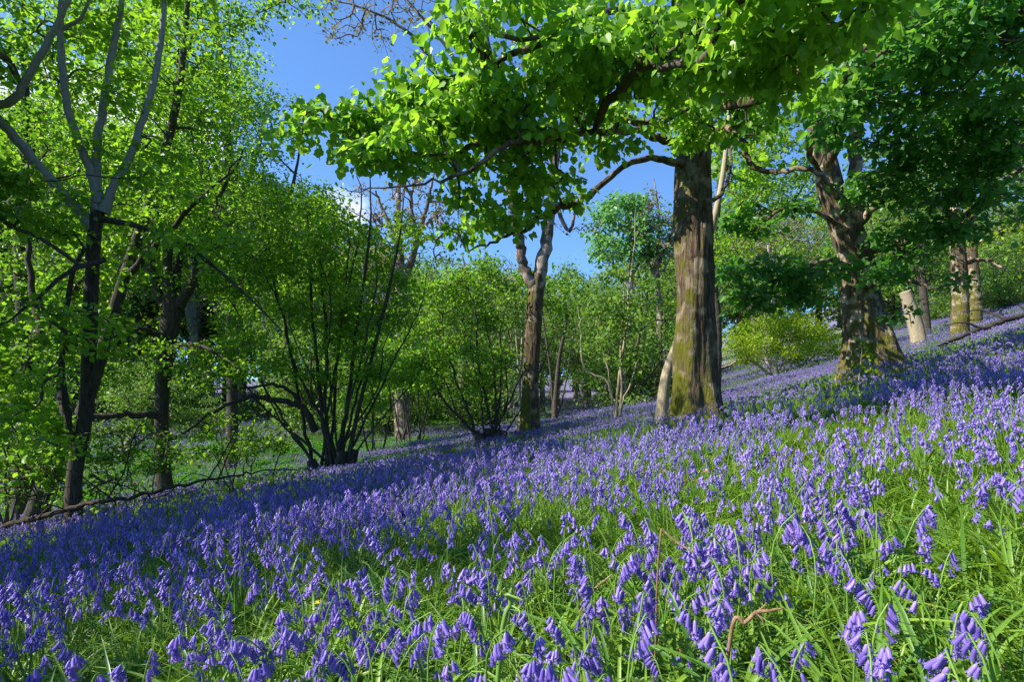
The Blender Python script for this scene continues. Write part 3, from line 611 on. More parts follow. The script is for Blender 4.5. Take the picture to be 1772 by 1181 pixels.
coppice('hazel_coppice', 846, 17.8, [(700, 600, 0, .06), (760, 540, .5, .06), (800, 480, -.4, .06), (850, 480, .5, .05), (880, 520, 0, .05), (900, 590, -.5, .04), (740, 640, -.6, .045), (820, 560, -.8, .035), (960, 480, .8, .04), (985, 530, -.2, .03)],
    EL((770, 540, 18, 90, 70, 1.5), (720, 620, 17.8, 80, 55, 1.3), (850, 500, 18.3, 70, 60, 1.3), (820, 640, 17.6, 80, 50, 1.2), (960, 500, 18.6, 50, 60, 1, .5)),
    560, 52, 'dark_bark', 'beech_leaf', .085, 11500, .25, 'dark hazel stool leaning left beside the forked tree', width=.4)
coppice('hazel_coppice', 722, 25, [(690, 600, 0, .05), (720, 560, .5, .05), (760, 600, 0, .05), (700, 640, -.5, .035), (745, 650, .3, .03)],
    EL((720, 600, 25, 60, 60, 1.5), (700, 660, 25, 50, 30, 1.2)), 160, 53, 'twig_bark', 'beech_leaf', .1, 3000, .3, 'small vase-shaped hazel on the shaded ground between the two larger stools', width=.4, stub=False)
coppice('hazel_coppice', 650, 21, [(610, 620, 0, .05), (650, 560, .5, .05), (690, 610, 0, .05), (630, 660, -.5, .035)],
    EL((650, 620, 21, 70, 60, 1.5), (640, 690, 21, 50, 30, 1)), 180, 54, 'dark_bark', 'beech_leaf', .09, 3400, .26, 'low dark hazel thicket just right of the sawn stumps', width=.4, stub=False)
coppice('hazel_coppice', 1345, 27, [(1260, 590, 0, .05), (1290, 560, .5, .05), (1320, 545, 0, .05), (1350, 540, -.5, .05), (1380, 550, .4, .05), (1410, 565, 0, .05), (1435, 590, .3, .04), (1270, 620, 0, .03), (1365, 560, 1, .04), (1305, 575, -1, .04)],
    EL((1345, 588, 27, 95, 40, 2.2), (1290, 600, 27, 60, 30, 1.6), (1405, 600, 27, 55, 30, 1.6), (1345, 560, 27, 60, 25, 1.5)), 560, 55, 'pale_bark', 'lime_leaf', .075, 16000, .34, 'yellow-green domed hazel glowing in the sun between the two great sycamores', width=.35, stub=False, droop=.1,
    extra=[L((1330, 650, 27, .08), (1305, 625, 27, .06), (1285, 622, 27, .05), (1262, 632, 27, .03), (1240, 640, 27, .015), att=.4)])
coppice('hazel_coppice', 1064, 16, [(1078, 480, 0, .05), (1100, 360, .5, .05), (1040, 540, 0, .035), (1120, 560, -.4, .035), (1090, 450, .5, .035)],
    EL((1070, 520, 16.2, 70, 60, 1.2), (1110, 600, 16, 45, 45, 1, .7), (1030, 590, 16.4, 50, 40, 1, .7)), 220, 56, 'pale_bark', 'far_leaf', .09, 2600, .24, 'slender pale-stemmed hazel left of the thick mossy trunk', width=.18, stub=False,
    extra=[L((1060, 700, 16, .04), (1050, 660, 16, .035), (1012, 640, 16, .03), (1005, 580, 16, .02), (1000, 530, 16, .01), att=.4)])
coppice('hazel_coppice', 898, 19.5, [(893, 470, 0, .06), (905, 430, .5, .05), (880, 560, .3, .03)], EL((890, 500, 19.6, 45, 60, 1.2),), 90, 57, 'pale_bark', 'far_leaf', .09, 1100, .26,
    'thin sunlit stems standing close behind the forked tree', width=.08, stub=False)
coppice('hazel_coppice', 960, 29, [(975, 500, 0, .17), (940, 480, .5, .09), (1000, 560, -.5, .06)], EL((965, 520, 29, 60, 60, 2),), 160, 58, 'dark_bark', 'far_leaf', .12, 2200, .4,
    'dark leaning stems further back, right of the forked tree', width=.12, stub=False)
coppice('hazel_coppice', 10, 9.5, [(10, 500, 0, .03), (60, 560, .5, .03), (-40, 540, 0, .03), (40, 650, -.5, .025), (110, 690, -.3, .02), (-10, 640, -.8, .025)],
    EL((20, 620, 9.5, 80, 80, 1), (40, 760, 9.2, 80, 50, .9), (100, 800, 9.4, 60, 35, .7, .7)), 260, 59, 'twig_bark', 'beech_leaf', .075, 3600, .16, 'leafy undergrowth bush low at the left edge', width=.3, stub=False)

coppice('undergrowth', 215, 10.5, [(180, 760, 0, .02), (240, 730, .3, .02), (150, 720, -.3, .018), (290, 760, 0, .02), (215, 700, .2, .015)], EL((215, 780, 10.4, 90, 45, .7), (280, 800, 10.3, 60, 30, .5)), 330, 92, 'twig_bark', 'beech_leaf', .06, 1300, .14, 'thin twiggy undergrowth behind the middle of the fallen branch', width=.25, stub=False)
coppice('undergrowth', 400, 12.4, [(370, 740, 0, .02), (430, 710, .3, .02), (340, 720, -.3, .018), (460, 740, 0, .02)], EL((400, 755, 12.4, 80, 40, .7), (450, 780, 12.4, 50, 25, .5)), 200, 93, 'twig_bark', 'hazel_leaf', .06, 1500, .14, 'loose leafy undergrowth left of the sawn hazel stumps', width=.25, stub=False)
coppice('undergrowth', 90, 9.0, [(60, 790, 0, .02), (130, 800, .3, .02), (30, 770, -.3, .018), (100, 750, .1, .015)], EL((80, 830, 9.0, 90, 40, .6), (20, 850, 8.8, 60, 30, .5), (180, 850, 8.9, 70, 30, .5)), 420, 94, 'twig_bark', 'beech_leaf', .055, 900, .12, 'bare tangled undergrowth around the foot of the leaning dark trunk', width=.25, stub=False)
FILL = [('woodland_tree', 1238, 26, 66, 'hazel_leaf', [(1300, 400, 24, 70, 90, 2), (1370, 300, 24, 80, 80, 2.2), (1280, 250, 24, 60, 80, 2), (1340, 190, 24, 90, 60, 2.2), (1340, 490, 24, 60, 40, 1.6, .7)], 12000, 'sunlit yellow-green tree filling the gap between the two great sycamores'),
        ('woodland_tree', 1600, 30, 67, 'far_leaf', [(1590, 400, 30, 80, 60, 2.5), (1560, 300, 30, 90, 70, 2.5), (1650, 470, 30, 70, 40, 2.2)], 8000, 'pale green tree on the slope behind the broken snag')]
coppice('hazel_coppice', 695, 28, [(665, 590, 0, .05), (700, 570, .5, .05), (735, 600, 0, .05), (690, 620, -.5, .035)],
    EL((700, 610, 28, 70, 45, 1.5), (690, 665, 28, 60, 35, 1.2)), 200, 95, 'dark_bark', 'beech_leaf', .1, 4200, .3, 'bushy hazel hiding the foot of the bare-topped grey tree', width=.4, stub=False)
# bare-topped ash behind, trunks in the far right, broken snag
def simple_tree(name, px, Y, pts, limbs, ells, npts, seed, bark, leaf, lkind, lsize, nleaf, spread, label, cat='tree', group=None, **kw):
    b = foot(px, Y, .12); P = [(b, pts[0])] + [(at(p[0], p[1], p[2]), p[3]) for p in pts[1:]]
    return build_tree(name, b, [(P, kw.pop('att', .4))] + limbs, ells, npts, seed, bark, leaf, lkind, lsize, nleaf, spread, label=label, cat=cat, group=group, **kw)

simple_tree('ash_tree', 697, 31, [.45, (695, 600, 31, .38), (693, 480, 31, .3), (688, 400, 31, .2), (690, 330, 31, .12), (690, 270, 31, .04)],
    [L((695, 500, 31, .26), (712, 450, 31, .2), (730, 390, 31, .14), (745, 330, 31, .08), (755, 280, 31, .03), att=.2),
     L((700, 480, 31, .2), (718, 420, 30, .13), (712, 350, 30, .09), (722, 290, 30, .03), att=.2),
     L((690, 420, 31, .14), (665, 370, 31, .1), (650, 330, 31, .05), att=.2)],
    EL((700, 380, 31, 70, 100, 3), (760, 400, 31, 60, 70, 2), (650, 380, 31, 50, 70, 2)), 420, 61, 'forked_bark', 'bud_leaf', 'oval', .13, 1500, .3, 'bare-topped grey tree rising behind the hazels', twig='bare_twig', step=.7, rtip=.012, nodes_leaf=1, rmax=.12)
simple_tree('woodland_tree', 1660, 20, [.3, (1662, 520, 20, .25), (1658, 440, 20, .24), (1652, 380, 20, .2), (1640, 300, 20, .12), (1650, 180, 20, .04)],
    [L((1655, 400, 20, .14), (1700, 360, 19.5, .1), (1760, 330, 19, .05), att=.2), L((1660, 460, 20, .1), (1700, 450, 19.6, .06), (1750, 470, 19, .02), att=.2), L((1655, 380, 20, .12), (1600, 330, 19.5, .08), (1560, 300, 19, .03), att=.2)],
    EL((1700, 380, 19, 90, 60, 1.8, .7), (1740, 250, 18, 90, 90, 2), (1620, 260, 19, 90, 90, 2, .6)), 420, 62, 'plate_bark', 'far_leaf', 'oval', .1, 4200, .25, 'left, nearer one of the two straight trunks close together on the right slope', trunk_sides=18, rtip=.006)
simple_tree('woodland_tree', 1684, 23.5, [.34, (1686, 520, 23.5, .26), (1680, 440, 23.5, .23), (1675, 380, 23.5, .2), (1680, 250, 23.5, .1), (1690, 150, 23.5, .03)],
    [L((1680, 430, 23.5, .12), (1730, 400, 23, .08), (1790, 390, 23, .03), att=.2)],
    EL((1740, 400, 23.5, 90, 40, 2, .8), (1700, 280, 23.5, 120, 90, 2.5), (1760, 460, 24, 50, 25, 1.5, .5)), 380, 63, 'plate_bark', 'lime_leaf', 'oval', .1, 4500, .3, 'right, farther one of the two straight trunks close together on the right slope', trunk_sides=16, rtip=.006)
for nm_, px_, Y_, sd_, lf_, el_, nl_, lb_ in FILL:
    simple_tree(nm_, px_, Y_, [.24, (px_ + 3, 560, Y_, .2), (px_ - 6, 450, Y_, .16), (px_ + 6, 340, Y_, .11), (px_, 200, Y_, .04)],
        [L((px_ - 4, 500, Y_, .1), (px_ - 35, 420, Y_, .07), (px_ - 50, 320, Y_, .03), att=.2), L((px_ - 4, 460, Y_, .1), (px_ + 40, 380, Y_, .07), (px_ + 60, 280, Y_, .03), att=.2)], EL(*el_), 520, sd_, 'dark_bark', lf_, 'oval', .11, nl_, .35, lb_, rtip=.006, step=.5)
simple_tree('ash_tree', 1138, 33, [.22, (1142, 560, 33, .18), (1136, 460, 33, .13), (1140, 380, 33, .08), (1132, 310, 33, .02)],
    [L((1140, 500, 33, .1), (1115, 420, 33, .06), (1105, 350, 33, .02), att=.2), L((1138, 460, 33, .1), (1165, 400, 33, .06), att=.2)], EL((1130, 390, 33, 45, 60, 2), (1150, 440, 33, 40, 40, 2)), 420, 68, 'forked_bark', 'bud_leaf', 'oval', .12, 900, .3, 'brown-twigged bare young tree just left of the thick mossy trunk, far back', twig='bare_twig', step=.6, rtip=.009, nodes_leaf=1)
simple_tree('oak_tree', 800, 36, [.3, (803, 600, 36, .24), (798, 540, 36, .18), (806, 480, 36, .1), (800, 440, 36, .03)],
    [L((800, 580, 36, .14), (760, 520, 36, .09), (745, 480, 36, .03), att=.2), L((800, 570, 36, .14), (840, 510, 36, .09), (860, 460, 36, .03), att=.2)], EL((800, 490, 36, 85, 45, 3), (760, 540, 36, 60, 40, 2.5), (850, 530, 36, 60, 50, 2.5)), 620, 69, 'forked_bark', 'far_leaf', 'oval', .13, 9000, .35, 'olive tree with fine pale twigs behind the dark leaning hazel', twig='bare_twig', step=.55, rtip=.008)
bS = foot(1592, 21.5, .1)
root = bpy.data.objects.new('broken_snag', None); COL.objects.link(root); root.location = bS
tag(root, 'short broken-topped pale snag leaning left on the slope behind the huge sycamore', 'dead tree')
mb = MB(); tube(mb, catmull([tuple(bS), tuple(at(1586, 570, 21.5)), tuple(at(1575, 530, 21.5)), tuple(at(1566, 505, 21.5))], 8), np.linspace(.27, .19, 25), 18, shape=buttress(bS, .25, [(-1.5, .6, .4)], .4, .4, 2.2, .06, .08))
link('trunk', mb.mesh('trunk', ['pale_bark'], bS), root)
mb = MB()
for (dx, dz, l) in ((.35, .4, .9), (-.5, .3, .6), (.2, .9, .5)):
    p = bS + Vector((-.1, 0, 1.0 + dz)); tube(mb, catmull([tuple(p), tuple(p + Vector((dx * .6, -.1, .1))), tuple(p + Vector((dx * 1.6, -.2, -.05 + l * .3)))], 5), np.linspace(.04, .01, 11), 6)
link('branch', mb.mesh('branch', ['dead_wood'], bS), root)
simple_tree('bluish_tree', 1085, 34, [.25, (1088, 560, 34, .2), (1092, 470, 34, .15), (1090, 400, 34, .1), (1085, 340, 34, .03)],
    [L((1090, 500, 34, .1), (1050, 440, 34, .06), (1030, 400, 34, .02), att=.2), L((1092, 480, 34, .1), (1130, 420, 34, .06), att=.2)],
    EL((1060, 400, 34, 50, 60, 2.5), (1120, 410, 34, 45, 50, 2.5), (1085, 350, 34, 35, 40, 2)), 320, 64, 'grey_bark', 'bluish_leaf', 'oval', .2, 4200, .45, 'blue-green young tree catching the light left of the thick mossy trunk', step=.7, rtip=.01)
# ------------------------------------------------------------------ the far wood: a few kinds, each copied
def far_proto(name, kind, x, y, label, cat, group):
    b = Vector((x, y, gz(x, y) - .2)); V = lambda a, c, d: b + Vector((a, c, d))
    el = lambda c, r, wt: (V(*c), r, wt)
    if kind == 'round':
        return build_tree(name, b, [([(b, .34), (V(.1, 0, 2), .27), (V(0, .1, 5), .2), (V(.3, 0, 8), .12), (V(.1, 0, 11), .04)], .25), ([(V(0, 0, 3), .14), (V(1.4, .4, 5), .09), (V(2.6, .8, 7.5), .04)], .2), ([(V(0, 0, 3.4), .14), (V(-1.3, -.5, 5.4), .09), (V(-2.4, -.6, 8), .04)], .2)],
            [el((0, 0, 8.2), (3.4, 3.4, 3.6), 3), el((1.8, .5, 5), (2.2, 2.2, 2), 1), el((-1.8, -.5, 5), (2.2, 2.2, 2), 1)], 420, 71, 'dark_bark', 'beech_leaf', 'simple', .17, 7500, .4, step=.6, rtip=.011, label=label, cat=cat, group=group)
    if kind == 'olive':
        return build_tree(name, b, [([(b, .3), (V(-.1, 0, 2), .25), (V(.2, .1, 5), .18), (V(0, 0, 8.5), .1), (V(.1, 0, 12), .03)], .2), ([(V(0, 0, 2.6), .15), (V(1.2, -.4, 5), .1), (V(1.8, -.8, 8.5), .04)], .2), ([(V(0, 0, 3.4), .12), (V(-1.3, .5, 5.8), .08), (V(-1.9, .6, 9), .03)], .2)],
            [el((0, 0, 8), (3.0, 3.0, 4.2), 3), el((0, 0, 4), (2.8, 2.8, 2), 1)], 520, 72, 'forked_bark', 'far_leaf', 'simple', .15, 9000, .4, step=.6, rtip=.010, twig='bare_twig', label=label, cat=cat, group=group)
    if kind == 'bush':
        return build_tree(name, b, [([(b, .09), (V(.3, 0, 1.5), .07), (V(.8, 0, 3.4), .04)], .2), ([(b, .09), (V(-.4, .1, 1.5), .07), (V(-1.2, .2, 3.2), .04)], .2), ([(b, .08), (V(0, -.3, 1.5), .06), (V(.1, -1, 3.3), .03)], .2), ([(b, .08), (V(.7, .2, 1.2), .05), (V(1.8, .4, 2.2), .03)], .2)],
            [el((0, 0, 2.5), (2.5, 2.2, 1.9), 3), el((.8, 0, 1.1), (2.3, 2, .9), 1), el((-1, 0, 1.1), (2.2, 2, .9), 1)], 420, 73, 'twig_bark', 'far_leaf', 'simple', .13, 6500, .34, step=.5, rtip=.007, label=label, cat=cat, group=group)
    if kind == 'budding':
        return build_tree(name, b, [([(b, .3), (V(.1, 0, 3), .24), (V(0, 0, 6), .17), (V(-.2, 0, 9), .09), (V(0, 0, 12), .02)], .25), ([(V(0, 0, 3.5), .15), (V(1.5, .3, 6.5), .09), (V(2.2, .3, 9.5), .03)], .2), ([(V(0, 0, 4), .15), (V(-1.5, -.3, 6.8), .09), (V(-2.4, -.3, 9.2), .03)], .2)],
            [el((0, 0, 8.3), (3.2, 3.2, 3.6), 1)], 600, 74, 'grey_bark', 'bud_leaf', 'simple', .14, 2600, .35, step=.6, rtip=.012, twig='bare_twig', nodes_leaf=1, label=label, cat=cat, group=group)

def copy_thing(o, loc, rz, sc, label=None):
    r = o.copy(); COL.objects.link(r); r.location = loc; r.rotation_euler = (0, 0, rz); r.scale = sc
    if label: r['label'] = label
    for ch in list(o.children):
        c = ch.copy(); COL.objects.link(c); c.parent = r
    return r

G_FAR = 'trees of the far wood'; G_BUSH = 'bushes under the far wood'
KL = {'round': ('beech_tree', 'round-crowned leafy tree in the far wood beyond the flowers', 'tree', G_FAR, 11.8),
      'olive': ('oak_tree', 'olive-green thinly leaved tree in the far wood beyond the flowers', 'tree', G_FAR, 12.2),
      'budding': ('ash_tree', 'nearly bare grey-twigged tree in the far wood beyond the flowers', 'tree', G_FAR, 12),
      'bush': ('bush', 'leafy green bush growing under the trees of the far wood', 'bush', G_BUSH, 4.3)}
rr = random.Random(5); PROTO = {}
# trees standing just outside the picture on the left; they throw the band of shade across the bank
for sx_, sy_, kk, sd_, nl_, lb in ((-9.7, 6.1, 1.2, 81, 18000, 'taller of the two leafy trees beyond the left edge nearest the camera'),
                                   (-8.9, 5.1, .92, 84, 14000, 'shorter of the two leafy trees beyond the left edge nearest the camera'), (-8.3, 3.9, .86, 87, 8000, 'low bushy tree beyond the left edge, in front of the two leafy ones'), (-7.0, 1.7, .9, 83, 3200, 'thin sparse tree beyond the left edge beside the near flowers')):
    sb_ = Vector((sx_, sy_, gz(sx_, sy_) - .1)); Vv = lambda a, c, d: sb_ + Vector((a, c, d * kk))
    build_tree('woodland_tree', sb_, [([(sb_, .16), (Vv(.1, 0, 2), .13), (Vv(.2, .1, 4.5), .09), (Vv(0, 0, 7), .05), (Vv(.1, 0, 9.5), .02)], .3), ([(Vv(.1, 0, 2.6), .07), (Vv(1.4, .2, 4.4), .05), (Vv(2.3, .3, 6.2), .02)], .2)],
        [(Vv(0, 0, 6.8), (2.5 * min(kk, 1.2), 2.2 * kk, 2.6 * kk), 1), (Vv(1.0, 0, 4.8), (1.5, 1.6, 1.5), .4)], 420 if nl_ > 4000 else 110, sd_, 'dark_bark', 'beech_leaf', 'oval', .13 if nl_ > 4000 else .09, nl_, .3, step=.5, rtip=.006, label=lb)
def sky_py(px):
    return float(np.interp(px, [-600, 0, 480, 560, 740, 800, 900, 1010, 1060, 1160, 1250, 1500, 1700, 2300], [120, 150, 300, 390, 450, 440, 450, 480, 475, 420, 330, 300, 330, 330]))
rows = []
for Y0, kinds, spc, fh in ((34, ('bush',), 3.0, 0), (42, ('bush', 'bush', 'olive'), 3.0, .85), (47, ('olive', 'round', 'budding', 'olive'), 3.8, 1.0), (54, ('olive', 'round'), 4.2, 1.03), (62, ('round', 'olive', 'bush'), 4.6, 1.0), (80, ('round', 'olive'), 5.5, 1.0)):
    x = -1.15 * Y0
    while x < 1.15 * Y0:
        k = rr.choice(kinds); Yj = Y0 + rr.uniform(-2.5, 2.5); xx = x + rr.uniform(-1, 1); px = 886 + xx / Yj * F
        x += spc * rr.uniform(.75, 1.3) * (1.7 if px > 1250 and Y0 < 60 else 1)
        if Y0 < 45 and k == 'bush' and 740 < px < 1160 and rr.random() < .45: continue
        if Y0 == 34 and (px < -300 or 60 < px < 470 and rr.random() < .3 or 1230 < px < 1700 or 880 < px < 1010): continue
        if Y0 == 42 and (1150 < px < 1560): continue
        if Y0 in (47, 54) and 1200 < px < 1500 and rr.random() < .6: continue
        rows.append((k, xx, Yj, px, fh))
for k, xx, Yj, px, fh in rows:
    nm, lab, cat, grp, H0 = KL[k]; base = Vector((xx, Yj, gz(xx, Yj) - .15))
    if k not in PROTO:
        PROTO[k] = far_proto(nm, k, xx, Yj, lab, cat, grp); o = PROTO[k]; first = True
    else: first = False
    if k == 'bush': s = rr.choice((.55, .8, 1.0, 1.25, 1.45)) * (1 if Yj < 38 else 1.35 if Yj < 55 else 2.0)
    else:
        top = ZC + (HY - sky_py(px) - rr.uniform(-14, 30)) / F * Yj; s = max(.5, (top - base.z) / H0 * fh * rr.uniform(.85, 1.04))
    sc = (s * rr.uniform(.9, 1.2), s * rr.uniform(.9, 1.2), s)
    if first: o.location = base; o.scale = sc; o.rotation_euler = (0, 0, rr.uniform(0, 6))
    else: copy_thing(PROTO[k], base, rr.uniform(0, 6.28), sc)

# ------------------------------------------------------------------ bluebells
def bell_mesh(name, L_=1.0, flare=1.0, detail=2, mb=None, org=(0, 0, 0), axis=(0, 0, -1), size=1.0, mi=0, rnd=.5, yaw=0.0):
    """hanging six-lobed bell with curled tips; axis = direction the mouth points"""
    own = mb is None
    if own: mb = MB()
    ax = np.array(axis, float); ax /= np.linalg.norm(ax)
    u = np.cross(ax, (0.3, 1, 0.1)); u /= np.linalg.norm(u); wv = np.cross(ax, u)
    def ring(n, rad, zz, a0=0):
        a = np.linspace(0, 2 * np.pi, n, endpoint=False) + a0 + yaw; rad = np.broadcast_to(rad, (n,)); zz = np.broadcast_to(zz, (n,))
        return (np.asarray(org)[None] + size * (rad[:, None] * (np.cos(a)[:, None] * u + np.sin(a)[:, None] * wv) + zz[:, None] * ax))
    if detail == 2:
        n = 12; e = np.arange(n) % 2 == 0
        R = [ring(n, .0012, 0), ring(n, .0034, .0016 * L_), ring(n, np.where(e, .0046, .0040), .006 * L_), ring(n, np.where(e, .0050, .0043), .0115 * L_),
             ring(n, np.where(e, .0064 * flare, .0049), np.where(e, .0160 * L_, .0138 * L_))]
        V = np.concatenate(R); Fc = [(i * n + j, i * n + (j + 1) % n, (i + 1) * n + (j + 1) % n, (i + 1) * n + j) for i in range(4) for j in range(n)]
        mb.add(V, Fc, mi, rnd)
        T = ring(6, .0118 * flare, .0160 * L_); T2 = ring(6, .0128 * flare, .0122 * L_); b = R[4]
        for k in range(6):
            a, c, d = b[(2 * k - 1) % n], b[2 * k], b[(2 * k + 1) % n]; m1 = (a + T[k]) / 2 + (c - a) * .25; m2 = (d + T[k]) / 2 + (c - d) * .25
            mb.add(np.array([a, c, d, T[k], T2[k], m1, m2]), [(0, 1, 3, 5), (1, 2, 6, 3)], mi, rnd); mb.add(np.array([T[k], T2[k], m1, m2]), [(0, 2, 1), (0, 1, 3)], mi, rnd)
    elif detail == 1:
        n = 6; V = np.concatenate([ring(n, .0015, 0), ring(n, .0048, .004 * L_), ring(n, .0050, .012 * L_), ring(n, np.where(np.arange(n) % 2 == 0, .0098, .0055), .0165 * L_)])
        mb.add(V, [(i * n + j, i * n + (j + 1) % n, (i + 1) * n + (j + 1) % n, (i + 1) * n + j) for i in range(3) for j in range(n)], mi, rnd)
    else:
        n = 3; V = np.concatenate([ring(n, .0035, 0), ring(n, .0075, .017 * L_)])
        mb.add(V, [(j, (j + 1) % n, n + (j + 1) % n, n + j) for j in range(n)], mi, rnd)
    if own: return mb.mesh(name, ['bell_petal'])

def strap(mb, p0, ang, length, width, lean, n=5, mi=0, rnd=.5, zdrop=1.0):
    """one arching strap leaf or grass blade, folded along its midrib"""
    t = np.linspace(0, 1, n + 1); hx = math.cos(ang); hy = math.sin(ang)
    r = length * (lean * t + .55 * lean * t ** 2.2); z = length * (np.sin(np.clip(t * (1.75 - lean * .25 * zdrop), 0, 2.6)) * (1.02 - lean * .45)) * .92
    w_ = width * np.clip(np.sin(np.pi * (t * .86 + .10)) ** .6, .02, 1) * (1 - t ** 5); sx, sy = -hy, hx
    C = np.stack([p0[0] + hx * r, p0[1] + hy * r, p0[2] + z], 1)
    tw = rnd * 1.5 - .7
    S = np.stack([sx * w_ * .5, sy * w_ * .5, w_ * .25 + tw * w_ * .3], 1); S2 = np.stack([-sx * w_ * .5, -sy * w_ * .5, w_ * .25 - tw * w_ * .3], 1)
    V = np.stack([C + S, C, C + S2], 1).reshape(-1, 3)
    Fc = [(i * 3 + j, i * 3 + j + 1, i * 3 + j + 4, i * 3 + j + 3) for i in range(n) for j in range(2)]
    mb.add(V, Fc, mi, rnd)

def stem_curve(h, bend, a, rng_):
    t = np.linspace(0, 1, 9); k = np.clip((t - .55) / .45, 0, 1)
    x = bend * k ** 2.0; z = h * t - bend * .55 * k ** 3.2; s = .02 * np.sin(t * 3 + rng_.uniform(0, 3))
    return np.stack([x * math.cos(a) + s, x * math.sin(a) + s * .5, z], 1)

def bell_spots(P, a, nb, rng_):
    """attachment point and mouth direction of each bell along the arching top of the stem"""
    L0 = len(P) - 1; out = []
    for i in range(nb):
        t = 1 - .19 * (i / max(1, nb - 1)) ** 1.1; f = t * L0; k = min(int(f), L0 - 1); p = P[k] * (1 - (f - k)) + P[k + 1] * (f - k)
        side = a + rng_.uniform(-1.15, 1.15) + (.25 if i % 2 else -.25); l = rng_.uniform(.006, .013) * (1.25 if i > 1 else .7)
        q = p + np.array((math.cos(side) * l, math.sin(side) * l, -.002)); dn = rng_.uniform(.2, .85) * (1 if i < nb - 2 else .8)
        out.append((p, q, (math.cos(side) * dn, math.sin(side) * dn, -1)))
    return out

def plant_mesh(seed, h, detail, nb, leaves, mb=None, org=(0, 0, 0)):
    rg = random.Random(seed); own = mb is None
    if own: mb = MB()
    a = rg.uniform(0, 6.28); P = stem_curve(h, rg.uniform(.03, .06), a, rg) + np.asarray(org)[None]
    if detail == 0:
        P = P[[0, 4, 7, 8]]
    tube(mb, P, np.linspace(.0027, .0016, len(P)) * (1 if detail else 1.3), 3, 0, rg.random(), cap=False)
    for (p, q, ax) in bell_spots(P, a, nb, rg):
        rn = min(1, max(0, rg.gauss(.5, .33)))
        bell_mesh('', rg.uniform(1.2, 1.6), rg.uniform(.75, 1.1), detail, mb, q, ax, .78 if detail else .9, 1, rn, rg.uniform(0, 1))
    for k in range(leaves):
        strap(mb, np.asarray(org) + (rg.uniform(-.015, .015), rg.uniform(-.015, .015), 0), rg.uniform(0, 6.28), rg.uniform(.2, .33), rg.uniform(.007, .012), rg.uniform(.3, .95), 4 if detail else 3, 2, rg.random())
    if own: return mb.mesh('bluebell_plant', ['stem_green', 'bell_petal', 'bell_leaf'])
    return mb

# single plants with their own parts, nearest the camera
def make_bluebell(seed, h, nb):
    rg = random.Random(seed); root = bpy.data.objects.new('bluebell', None); COL.objects.link(root); root.empty_display_size = .05
    a = rg.uniform(0, 6.28); P = stem_curve(h, rg.uniform(.035, .065), a, rg); mb = MB()
    tube(mb, P, np.linspace(.0028, .0016, len(P)), 7, 0, .5)
    spots = bell_spots(P, a, nb, rg)
    for (p, q, ax) in spots:
        m_ = (p + q) / 2 + np.array((0, 0, .003)); tube(mb, np.array([p, m_, q]), np.array([.0008, .0007, .0008]), 4, 0, .8, cap=False)
    link('stem', mb.mesh('stem', ['stem_green']), root)
    for (p, q, ax) in spots:
        b = link('bell', rg.choice(BELLS), root); b.location = q; d = Vector(ax); b.rotation_mode = 'QUATERNION'
        b.rotation_quaternion = (-d).to_track_quat('Z', 'Y'); b.scale = (.84, .84, rg.uniform(1.2, 1.5))
    for k in range(rg.randint(2, 4)):
        mb = MB(); strap(mb, (0, 0, 0), rg.uniform(0, 6.28), rg.uniform(.2, .34), rg.uniform(.008, .013), rg.uniform(.35, .95), 8, 0, rg.random())
        link('leaf', mb.mesh('leaf', ['bell_leaf']), root)
    return root, P[-1]

BELLS = [bell_mesh('bell', l_, f_, 2, rnd=r_) for l_, f_, r_ in ((1, 1, .4), (1.1, .8, .6), (1.05, 1.2, .2), (.95, .55, .8), (1.15, 1.0, .5))]
protos = [make_bluebell(100 + k, hh, nb) for k, (hh, nb) in enumerate([(.33, 9), (.37, 10), (.40, 12), (.30, 8), (.43, 11), (.35, 7), (.39, 14), (.28, 6)])]
npr = np.random.default_rng(77)
# positions read from the largest heads in the picture, stood on the ground where they are
def solve(px, py, h):
    lo, hi = .25, 30.
    for _ in range(50):
        m = (lo + hi) / 2; x = (px - 886) / F * m; zz = gz(x, m) + h; p = HY - (zz - ZC) / m * F
        if p > py: lo = m
        else: hi = m
    return (px - 886) / F * lo, lo
heads = [(1620, 1062, 1), (1405, 1080, 0), (1475, 1090, 6), (1565, 1092, 1), (1690, 1048, 3), (1708, 1012, 0), (1762, 1070, 5), (1250, 1095, 3), (1535, 1042, 5), (1180, 1010, 1), (1080, 1078, 0), (1715, 1105, 5), (1505, 1130, 2), (1325, 1000, 3), (1500, 975, 6), (1640, 1000, 5),
         (150, 1090, 6), (95, 1110, 6), (60, 1135, 6), (180, 1105, 2), (120, 1120, 2), (430, 1085, 2), (415, 1110, 1), (385, 1150, 6), (455, 1090, 0), (300, 1140, 1), (970, 1100, 6), (1000, 1115, 2), (930, 1095, 1), (1040, 1105, 0), (890, 1080, 2), (700, 1020, 0), (1760, 850, 4), (1540, 905, 6), (1490, 935, 2), (1010, 1150, 1), (800, 1130, 3)]
spots = []
for px, py, k in heads:
    x, y = solve(px, py, [.33, .37, .40, .30, .43, .35, .39, .28][k] - .02); spots.append((x, y, k))
while len(spots) < 2050:
    y = .55 + 3.4 * math.sqrt(npr.random()); x = npr.uniform(-1.2, 1.2) * y * 1.0
    nzv = noise.noise(Vector((x * 1.4, y * 1.4, 3.1))) + .5 * noise.noise(Vector((x * 4, y * 4, 7.7)))
    if nzv < .06 + (.16 if y < 1.1 else 0) and npr.random() < .88: continue
    spots.append((x, y, int(npr.integers(0, 8))))
def vis_key(s):
    return s[1] if abs(s[0]) < .92 * s[1] else s[1] + 50
order = list(range(37)) + sorted(range(37, len(spots)), key=lambda i: vis_key(spots[i]))
used = set(); near_rest = []
